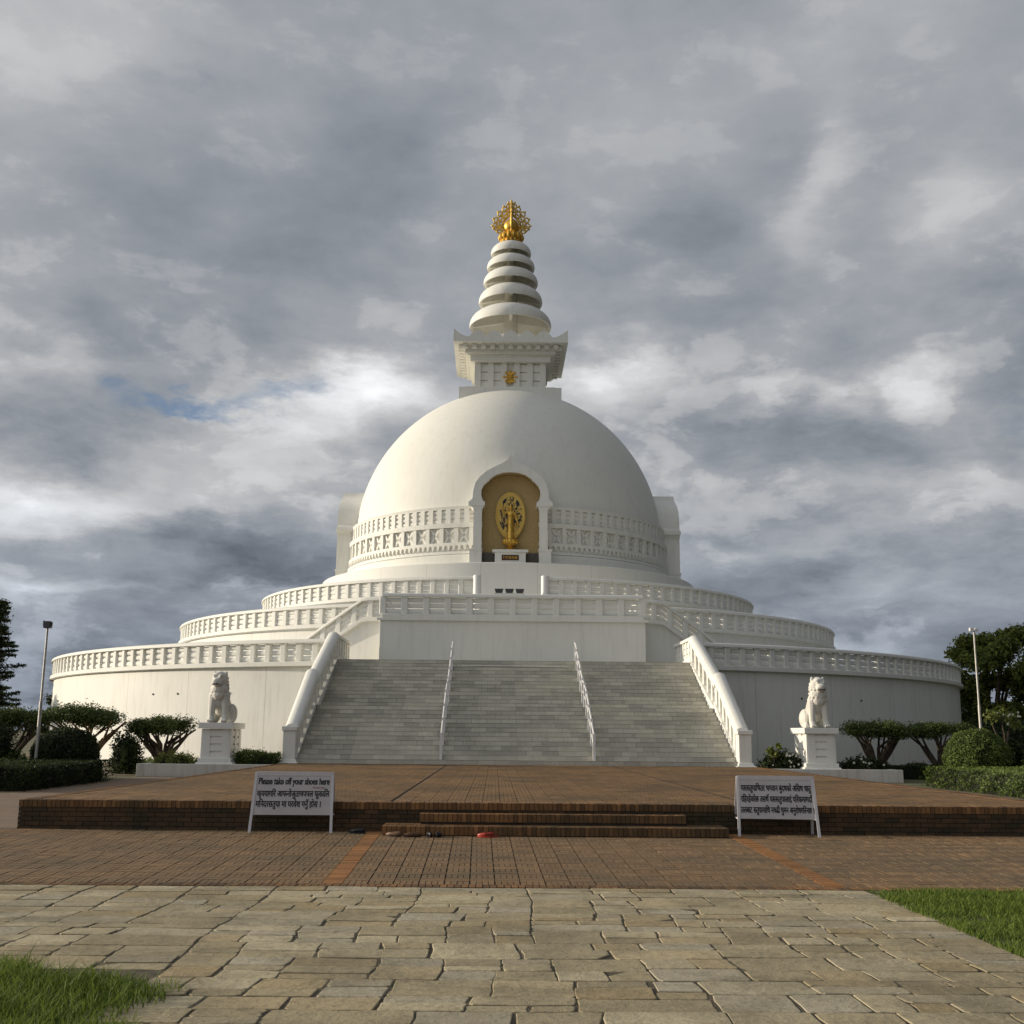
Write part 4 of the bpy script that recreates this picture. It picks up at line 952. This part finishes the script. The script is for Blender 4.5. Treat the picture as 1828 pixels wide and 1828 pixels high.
# ------------------------------------------------------------------ the two folding signs
def sign(x, y, wd, rz, label, splay, lean):
    t = thing('folding_sign', (x, y, .028), label, 'sign', rz=rz)
    H_ = .93; dy = .30
    hw = wd / 2
    def P(sx, k, z): # k=-1 front, +1 back
        f = 1 - z / H_; return (sx * (hw + splay * f), k * (.03 + (dy - .03) * f), z)
    for k in (-1, 1):
        for sx in (-1, 1):
            mb = MB(); a, b_ = P(sx, k, 0), P(sx, k, H_); r_ = .022
            v = [(p[0] + u * r_, p[1] + w2 * .014, p[2]) for p in (a, b_) for u, w2 in ((-1, -1), (1, -1), (1, 1), (-1, 1))]
            mb.add(v, [(0, 1, 2, 3), (4, 5, 6, 7), (0, 1, 5, 4), (1, 2, 6, 5), (2, 3, 7, 6), (3, 0, 4, 7)]); mb.build('leg', M['signwood'], t)
    for sx in (-1, 1):
        mb = MB(); a, b_ = P(sx, -1, .26), P(sx, 1, .26); mb.tube([(a[0] + .0, a[1], a[2]), (b_[0], b_[1], b_[2])], .016, 4); mb.build('brace', M['signwood'], t)
    mb = MB(); mb.box(-hw, hw, -.055, -.02, H_ - .055, H_ + .01); mb.build('top_bar', M['signwood'], t)
    th = math.atan2(dy - .03, H_)
    mb = MB(); z0, z1 = .27, H_ - .04
    a, b_ = P(-1, -1, z0), P(-1, -1, z1)
    v = [(sgn * (hw + splay * (1 - z / H_) - .02), -(.03 + (dy - .03) * (1 - z / H_)) + o_, z) for z in (z0, z1) for o_ in (-.004, .012) for sgn in (-1, 1)]
    mb.add(v, [(0, 1, 3, 2), (4, 5, 7, 6), (0, 1, 5, 4), (2, 3, 7, 6), (0, 2, 6, 4), (1, 3, 7, 5)]); bd = mb.build('board', M['signboard'], t)
    return t, bd, lambda z: -(.03 + (dy - .03) * (1 - z / H_)) - .006, th
t, bd, fy, th = sign(-4.12, -64.02, 1.23, rad(2), 'white folding sign asking for shoes off, in English and Nepali, left of the steps', .03, 0)
rt3 = (math.pi / 2 - th, 0, 0)
def line(body, z, w_, h_, name='lettering', mat=None, x=0, bold=0): return text(body, .12, name, mat or M['ink'], bd, (x, fy(z), z), rt3, w_, h_, .002, bold=bold, twice=.0045 if bold else 0)
line('Please take off your shoes here', .775, 1.14, .145, bold=.0022)
line('Thank you', .690, .20, .035, mat=M['redink'], x=.40)
line('कृपयागिर आफनोजुताचपपल फुकािल', .595, 1.16, .165, bold=.0015)
line('मिनदरसतुपा मा परवेश गनुॅ होस ।', .435, 1.04, .17, x=-.07, bold=.0015)
t, bd, fy, th = sign(3.72, -64.10, 1.20, rad(-5), 'white folding sign with three lines of Nepali writing, right of the steps', .03, 0)
rt3 = (math.pi / 2 - th, 0, 0)
line('यससतुपािभतर भगवान बुदधको अिसथ धातु', .745, 1.12, .165, bold=.0015)
line('रिहरहेकोछ तसथॅ यससतुपालाई पिरकमागदाॅ', .575, 1.14, .165, bold=.0015)
line('तलबाट सतुपामािथ नचढी घुमन अनुरोधगिरनछ ।', .405, 1.16, .165, bold=.0015)

# ------------------------------------------------------------------ shoes left in front of the steps
def shoe(x, y, rz, mat, label, L_=.26, w_=.048, group=None, sandal=False, grp='shoes left before the brick steps'):
    t = thing('shoe', (x, y, .028), label, 'shoe', grp, rz)
    n = 14; out = []
    for i in range(n):
        a = 2 * math.pi * i / n; yy_ = math.sin(a); xx_ = math.cos(a) * (1 - .18 * (yy_ < 0)) * (1 - .12 * math.exp(-(yy_ * 3) ** 2)); out.append((xx_ * w_, yy_ * L_ / 2))
    mb = MB(); v = [(a, b_, 0) for a, b_ in out] + [(a * 1.03, b_ * 1.01, .018) for a, b_ in out]
    mb.add(v, [tuple(range(n)), tuple(range(n, 2 * n))] + [(i, (i + 1) % n, n + (i + 1) % n, n + i) for i in range(n)]); mb.build('sole', M['shoeblack'] if not sandal else mat, t)
    mb = MB(); rows = [(1.0, .018, 0), (1.0, .05, .0), (.80, .075, .35)]; V = []
    for sc_, zz_, k in rows:
        for a, b_ in out: V.append((a * sc_, b_ * (sc_ if not k else .93), zz_ - (.028 * max(0, b_ / (L_ / 2)) if k else .012 * max(0, b_ / (L_ / 2)))))
    F_ = [(r * n + i, r * n + (i + 1) % n, (r + 1) * n + (i + 1) % n, (r + 1) * n + i) for r in range(2) for i in range(n) if not (sandal and out[i][1] < 0)]
    V.append((0, L_ * .20, .066)); c_ = len(V) - 1
    for i in range(n):
        if out[i][1] > -.01 and out[(i + 1) % n][1] > -.01: F_.append((2 * n + i, 2 * n + (i + 1) % n, c_))
    mb.add(V, F_); u = mb.build('upper', mat, t, smooth=True)
    s_ = u.modifiers.new('s', 'SOLIDIFY'); s_.thickness = .004
    mb = MB(); mb.add([(a * .86, b_ * .9, .022) for a, b_ in out], [tuple(range(n))]); mb.build('insole', M['insole'], t)
shoe(-2.42, -64.84, rad(60), M['shoebrown'], 'brown leather shoe lying at the left end of the shoes by the lower step', .28)
shoe(-2.12, -64.88, rad(95), M['shoebrown'], 'brown leather shoe pointing right, next to the dark pair', .28)
shoe(-1.86, -64.83, rad(10), M['shoeblack'], 'black shoe standing against the step, left one of the dark pair', .27)
shoe(-1.72, -64.85, rad(-8), M['shoeblack'], 'black shoe standing against the step, right one of the dark pair', .27)
shoe(-1.00, -64.86, rad(70), M['shoered'], 'red slipper leaning against its twin, nearer the viewer', .25, sandal=True)
shoe(-.92, -64.77, rad(100), M['shoered'], 'red slipper of the pair, the one touching the step', .25, sandal=True)
shoe(-3.04, -64.30, rad(85), M['shoeblack'], 'dark shoe in the shadow between the left sign and the steps', .26)

# ------------------------------------------------------------------ lamp posts
def lamp_post(x, y, h, label, twin):
    t = thing('lamp_post', (x, y, 0), label, 'lamp post', 'floodlight poles beside the stupa')
    mb = MB(); mb.tube([(0, 0, 0), (0, 0, h * .5), (0, 0, h * .5 + .05), (0, 0, h)], [.058, .052, .040, .034], 12); mb.build('pole', M['pole'], t, smooth=True)
    if twin:
        mb = MB(); mb.tube([(-.16, 0, h), (.16, 0, h)], .02, 6); mb.box(-.17, -.05, -.08, .05, h - .02, h + .11); mb.box(.04, .15, -.07, .06, h + .0, h + .10)
    else:
        mb = MB(); mb.box(-.12, .12, -.11, .11, h - .05, h + .18); mb.box(-.16, -.10, -.05, .05, h + .03, h + .2); mb.box(.09, .15, -.05, .05, h + .0, h + .15)
    mb.build('lamp_head', M['lampglass'] if not twin else M['steel'], t, bevel=.02)
lamp_post(-15.88, -45, 5.0, 'tall grey pole with a dark lamp head, left of the stupa', False)
lamp_post(17.05, -41, 5.55, 'tall pale pole with a small twin lamp head, right of the stupa', True)

# ------------------------------------------------------------------ planting
def tree_limbs(mb, base, forks, r0):
    for f_ in forks:
        pts = [base] + f_; rs = [r0 * (1 - .75 * i / (len(pts) - 1)) for i in range(len(pts))]; mb.tube(pts, rs, 7)
def umbrella_tree(x, y, hc, rx, label, n=9000, forks=5, bark='bark', trunk_h=.25, rz=.34, lean=0, seed=1):
    random.seed(seed)
    t = thing('umbrella_tree', (x, y, 0), label, 'tree', 'flat topped trees before the outer wall')
    mb = MB(); F_ = []
    for k in range(forks):
        a = 2 * math.pi * k / forks + random.uniform(-.3, .3); e = random.uniform(.55, .85) * rx
        ex, ey = math.cos(a) * e, math.sin(a) * e * .7
        mid_ = (ex * .45 + random.uniform(-.1, .1), ey * .45, trunk_h + (hc - trunk_h) * .5); F_.append([(0, 0, trunk_h), mid_, (ex, ey, hc)])
        for q in range(3):
            a2 = a + random.uniform(-.7, .7); e2 = random.uniform(.4, .95) * rx; F_.append([(ex * .2, ey * .2, trunk_h + (hc - trunk_h) * .3), (ex * .5 + random.uniform(-.15, .15), ey * .5, trunk_h + (hc - trunk_h) * .62), (math.cos(a2) * e2, math.sin(a2) * e2 * .7, hc + .05)])
    tree_limbs(mb, (0, 0, -.05), F_, .11); mb.build('trunk', M[bark], t, smooth=True)
    L_ = []
    for k in range(16):
        a = random.uniform(0, 6.28); e = math.sqrt(random.random()) * rx * .78; s = random.uniform(.42, .60) * rx * .72
        L_.append((math.cos(a) * e + lean * random.random(), math.sin(a) * e * .75, hc + rz * .55 + random.uniform(-.10, .12) - .10 * (e / rx) ** 2, s, s * .8, rz * random.uniform(.55, .9)))
    foliage('crown', L_, n, .045, M['leafmid'], t, shell=1.0, bumpy=.35, flat=.5)
    return t
umbrella_tree(-16.5, -38.5, 1.88, 1.9, 'flat topped tree with pale trunks behind the round clipped bush', bark='paleBark', n=20000, rz=.50, seed=3, forks=4)
umbrella_tree(-13.75, -38.2, 1.62, 1.40, 'flat topped tree with spreading dark stems just left of the left lion', n=14000, rz=.40, seed=5)
umbrella_tree(-18.9, -40.0, 1.85, 1.7, 'flat topped tree behind the left lamp pole', n=13000, rz=.40, seed=8)
umbrella_tree(14.35, -37.4, 1.72, 1.45, 'dark flat topped tree just right of the right lion', n=14000, rz=.38, seed=11)
umbrella_tree(17.0, -37.0, 1.72, 1.45, 'dark flat topped tree with forked trunk by the right clipped dome bush', n=13000, forks=4, rz=.38, seed=14)
def bush(name, x, y, rx, ry, h, label, cat, mat, n, size=.04, group=None, bumpy=.07, box=False, core=True):
    t = thing(name, (x, y, 0), label, cat, group)
    if box:
        L_ = []; k = max(2, int(2 * rx / .35)); k2 = max(1, int(2 * ry / .45))
        P = []
        nn = n; u = rng.uniform(-1, 1, (nn, 3)); ax = rng.integers(0, 5, nn); sg = np.where(rng.random(nn) < .5, -1, 1)
        wts = np.array([ry * h, rx * h, rx * ry * 1.2]); ax = rng.choice(3, nn, p=wts / wts.sum())
        u[np.arange(nn), ax] = np.where(ax == 2, 1, sg); u *= (1 - .10 * rng.random(nn))[:, None]
        u = np.sign(u) * np.abs(u) ** 1.0
        wob = .05 * np.sin(u[:, 0] * rx * 5 + x) + .05 * np.sin(u[:, 1] * ry * 4 + 2 * u[:, 2]) + .03 * np.sin(u[:, 0] * rx * 11 + u[:, 1] * ry * 9) + .035 * rng.normal(size=nn) + .10 * (rng.random(nn) > .985)
        P = np.stack([u[:, 0] * rx, u[:, 1] * ry, (u[:, 2] + 1) / 2 * h], 1); P += (P - np.array([0, 0, h / 2])) / np.linalg.norm(P - np.array([0, 0, h / 2]), axis=1)[:, None] * wob[:, None] * 1.5
        P[:, 2] = np.maximum(P[:, 2], .01); Nn = u + rng.normal(size=(nn, 3)) * .8
        arr_mesh('foliage', leaf_quads(P, Nn, size), 4, np.clip(.45 + 4 * wob + .2 * rng.normal(size=nn), 0, 1), mat, t)
        if core: mb = MB(); mb.box(-rx * .90, rx * .90, -ry * .88, ry * .88, 0, h * .90); mb.build('stems', M['core'], t)  # one solid block for the twig mass, inner shade in its colour
    else:
        foliage('foliage', [(0, 0, h * .45, rx, ry, h * .55)], n, size, mat, t, shell=.16, bumpy=bumpy)
        if core: mb = MB(); mb.sphere((0, 0, h * .45), (rx * .86, ry * .86, h * .48), 18, 12); mb.build('stems', M['core'], t, smooth='all')  # solid ball for the twig mass, coloured as dark as the shaded inside
    return t
# left
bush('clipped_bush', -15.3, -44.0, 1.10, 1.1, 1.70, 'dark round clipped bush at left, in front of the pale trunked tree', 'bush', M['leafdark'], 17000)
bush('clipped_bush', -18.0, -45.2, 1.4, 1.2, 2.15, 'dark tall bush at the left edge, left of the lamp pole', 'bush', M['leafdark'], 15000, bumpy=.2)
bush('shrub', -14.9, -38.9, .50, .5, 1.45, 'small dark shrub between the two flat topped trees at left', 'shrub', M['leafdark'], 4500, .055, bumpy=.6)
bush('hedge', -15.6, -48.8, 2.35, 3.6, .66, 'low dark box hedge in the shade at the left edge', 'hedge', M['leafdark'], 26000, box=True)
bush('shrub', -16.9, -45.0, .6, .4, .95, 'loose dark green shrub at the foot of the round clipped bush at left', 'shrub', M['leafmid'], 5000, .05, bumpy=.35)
foliage('ground_cover', [(-15.6 + i * .62, -36.5 + random.uniform(-1, 1), .10, .7, 1.2, .42) for i in range(9)], 16000, .05, M['leafgreen'], None, shell=.9, bumpy=.3); tag(bpy.context.scene.objects['ground_cover'], 'rough green ground cover before the left part of the wall', 'ground cover', kind='stuff')
bush('clipped_hedge', -9.55, -40.6, .72, .38, .80, 'small clipped green hedge between the left lion pedestal and the stairs', 'hedge', M['leafgreen'], 9000, .035, box=True)
bush('flowering_shrub', -12.5, -40.7, .80, .40, .82, 'low yellowish shrub with white specks on the left planter', 'shrub', M['leafyellow'], 6000, .035, bumpy=.35)
# right
def blooms(P, t):       # five small petals round a centre, each bloom its own part
    for p in P:
        mb = MB(); a0 = random.uniform(0, 6.28); q = random.uniform(.7, 1.2)
        for k in range(5):
            a = a0 + k * 2 * math.pi / 5; c, s_ = math.cos(a), math.sin(a)
            mb.add([(p[0], p[1], p[2]), (p[0] + q * (.03 * c - .018 * s_), p[1] - .012, p[2] + q * (.03 * s_ + .018 * c)), (p[0] + q * .046 * c, p[1] - .006, p[2] + q * .046 * s_), (p[0] + q * (.03 * c + .018 * s_), p[1] - .012, p[2] + q * (.03 * s_ - .018 * c))], [(0, 1, 2, 3)])
        mb.build('flower', M['flower'], t, fixn=False)
for q, (x, y, rx_, ry_, h_, lab, mt) in enumerate([(9.75, -40.6, .75, .4, 1.0, 'dark shrub between the stairs and the right lion pedestal', 'leafdark'), (12.75, -40.6, .9, .4, .82, 'dark low shrub with white flowers right of the right lion pedestal', 'leafdark')]):
    t = bush('flowering_shrub', x, y, rx_, ry_, h_, lab, 'shrub', M[mt], 7000, .045, bumpy=.4)
    P = np.stack([rng.uniform(-rx_ * .8, rx_ * .8, 22), rng.uniform(-.5, -.3, 22), rng.uniform(h_ * .5, h_ * 1.02, 22)], 1)
    blooms(P[:14], t)
t = thing('croton_plant', (9.35, -40.9, .38), 'pale leaved plant standing above the dark shrub right of the stairs', 'plant')
mb = MB(); mb.tube([(0, 0, 0), (.05, 0, .5), (.02, 0, .85)], .02, 6); mb.build('stem', M['bark'], t)
foliage('leaves', [(-.08, 0, .72, .16, .15, .14), (.22, 0, .86, .14, .14, .12), (.1, 0, .6, .2, .15, .15)], 110, .10, M['leafyellow'], t, shell=1)
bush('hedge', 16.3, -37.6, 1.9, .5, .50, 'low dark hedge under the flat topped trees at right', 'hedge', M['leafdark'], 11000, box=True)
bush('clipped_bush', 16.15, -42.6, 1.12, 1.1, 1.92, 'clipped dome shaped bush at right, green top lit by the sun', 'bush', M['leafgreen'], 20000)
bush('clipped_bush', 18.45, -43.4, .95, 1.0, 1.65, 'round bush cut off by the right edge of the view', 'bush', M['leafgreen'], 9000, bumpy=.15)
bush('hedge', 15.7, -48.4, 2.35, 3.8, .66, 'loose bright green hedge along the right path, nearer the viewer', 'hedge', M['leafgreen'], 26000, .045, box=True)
t = thing('frangipani', (18.1, -40.6, .35), 'small tree with yellow green leaves and white blossom above the right bush', 'tree')
mb = MB(); tree_limbs(mb, (0, 0, 0), [[(0, 0, .8), (-.35, 0, 1.5), (-.5, 0, 1.95)], [(0, 0, .8), (.2, .1, 1.5), (.3, 0, 2.0)], [(0, 0, .9), (0, .1, 1.6), (-.1, 0, 2.2)]], .06); mb.build('trunk', M['bark'], t)
foliage('crown', [(-.45, 0, 2.05, .34, .3, .30), (.25, 0, 2.0, .36, .3, .26), (-.08, 0, 2.25, .32, .3, .26), (.5, 0, 1.75, .3, .3, .22)], 420, .085, M['leafyellow'], t, shell=1, asp=.4)
P = np.stack([rng.uniform(-.4, .6, 16), rng.uniform(-.35, -.2, 16), rng.uniform(1.75, 2.3, 16)], 1); blooms(P[:10], t)

def big_tree(x, y, h, rx, label, n=26000, seed=2, leaf='leaftree', z0=.30, size=.13, name='broadleaf_tree', k=26, grp='tall trees beyond the outer wall'):
    random.seed(seed); t = thing(name, (x, y, 0), label, 'tree', grp)
    mb = MB(); F_ = []
    L_ = []
    for i in range(k):
        zf = random.uniform(z0, .93); a = random.uniform(0, 6.28); env = math.sin(math.pi * min(1, max(.05, (zf - z0 * .6) / (1.08 - z0 * .6)))) ** .6
        e = rx * env * math.sqrt(random.random()) * .85; s = rx * random.uniform(.22, .38)
        c = (math.cos(a) * e, math.sin(a) * e, zf * h); L_.append((*c, s, s, s * .75))
        if i < 14: F_.append([(0, 0, h * z0 * .6), (c[0] * .5, c[1] * .5, h * (z0 * .6 + zf) / 2), c])
    tree_limbs(mb, (0, 0, -.1), F_, .25); mb.build('trunk', M['bark'], t, smooth=True)
    foliage('crown', L_, n, size, M[leaf], t, shell=.75, bumpy=.4)
    return t
big_tree(31.9, -8, 9.3, 2.9, 'leafy tree at right with sky showing through, directly behind the lamp pole', seed=21, n=34000, z0=.2, k=32)
big_tree(35.4, -10, 9.4, 3.1, 'dense dark tree at the right edge, rightmost of the tall trees', seed=22, n=30000)
big_tree(32.2, -2, 6.8, 2.6, 'lower tree touching the right end of the outer wall', seed=25, z0=.12, n=20000)
bush('shrub', 22.3, -30, 2.0, 1.6, 2.4, 'dark tall shrub mass below the tall trees at right', 'shrub', M['leafdark'], 14000, .08, bumpy=.25)
bush('shrub', 26.0, -28, 2.2, 1.8, 2.6, 'dark shrub mass at the right edge, below the rightmost tall tree', 'shrub', M['leafdark'], 12000, .08, bumpy=.25)
# left: a conifer with tiered, upswept boughs
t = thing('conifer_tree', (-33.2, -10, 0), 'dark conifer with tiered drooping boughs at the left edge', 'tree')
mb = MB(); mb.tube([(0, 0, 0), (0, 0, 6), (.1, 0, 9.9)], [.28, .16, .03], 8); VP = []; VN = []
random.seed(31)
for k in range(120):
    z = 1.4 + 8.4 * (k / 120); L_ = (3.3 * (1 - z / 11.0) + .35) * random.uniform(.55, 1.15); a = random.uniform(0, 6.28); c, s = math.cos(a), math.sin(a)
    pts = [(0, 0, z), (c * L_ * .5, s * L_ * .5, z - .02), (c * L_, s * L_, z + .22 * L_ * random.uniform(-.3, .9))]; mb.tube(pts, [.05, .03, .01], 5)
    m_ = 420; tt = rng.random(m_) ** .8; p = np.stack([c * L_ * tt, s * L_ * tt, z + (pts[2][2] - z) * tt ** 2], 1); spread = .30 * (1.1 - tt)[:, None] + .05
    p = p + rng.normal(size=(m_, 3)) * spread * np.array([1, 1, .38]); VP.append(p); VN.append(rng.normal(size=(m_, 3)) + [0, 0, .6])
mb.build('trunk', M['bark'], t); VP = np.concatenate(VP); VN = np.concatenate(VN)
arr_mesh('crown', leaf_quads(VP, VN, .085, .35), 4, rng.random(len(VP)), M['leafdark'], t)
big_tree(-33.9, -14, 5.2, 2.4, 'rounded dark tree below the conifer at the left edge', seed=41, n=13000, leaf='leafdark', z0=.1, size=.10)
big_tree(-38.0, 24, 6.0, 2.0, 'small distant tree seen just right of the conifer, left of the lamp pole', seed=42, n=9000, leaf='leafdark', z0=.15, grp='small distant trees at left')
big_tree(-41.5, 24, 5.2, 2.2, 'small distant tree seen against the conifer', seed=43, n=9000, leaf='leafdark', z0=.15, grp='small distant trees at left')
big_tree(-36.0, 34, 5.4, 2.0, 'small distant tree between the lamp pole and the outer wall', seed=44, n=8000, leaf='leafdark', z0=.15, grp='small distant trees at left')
# a far belt of wood closes the horizon
V = []; 
for i in range(420):
    a = rng.uniform(0, 2 * math.pi); d = rng.uniform(170, 260); h = rng.uniform(2.0, 4.5); V.append((d * math.sin(a), d * math.cos(a), h * .5, rng.uniform(5, 9), rng.uniform(5, 9), h * .6))
tag(foliage('far_wood', V, 60000, .7, M['leafdark'], None, shell=.3, bumpy=.2), 'distant line of dark trees on the horizon', 'trees', kind='stuff')
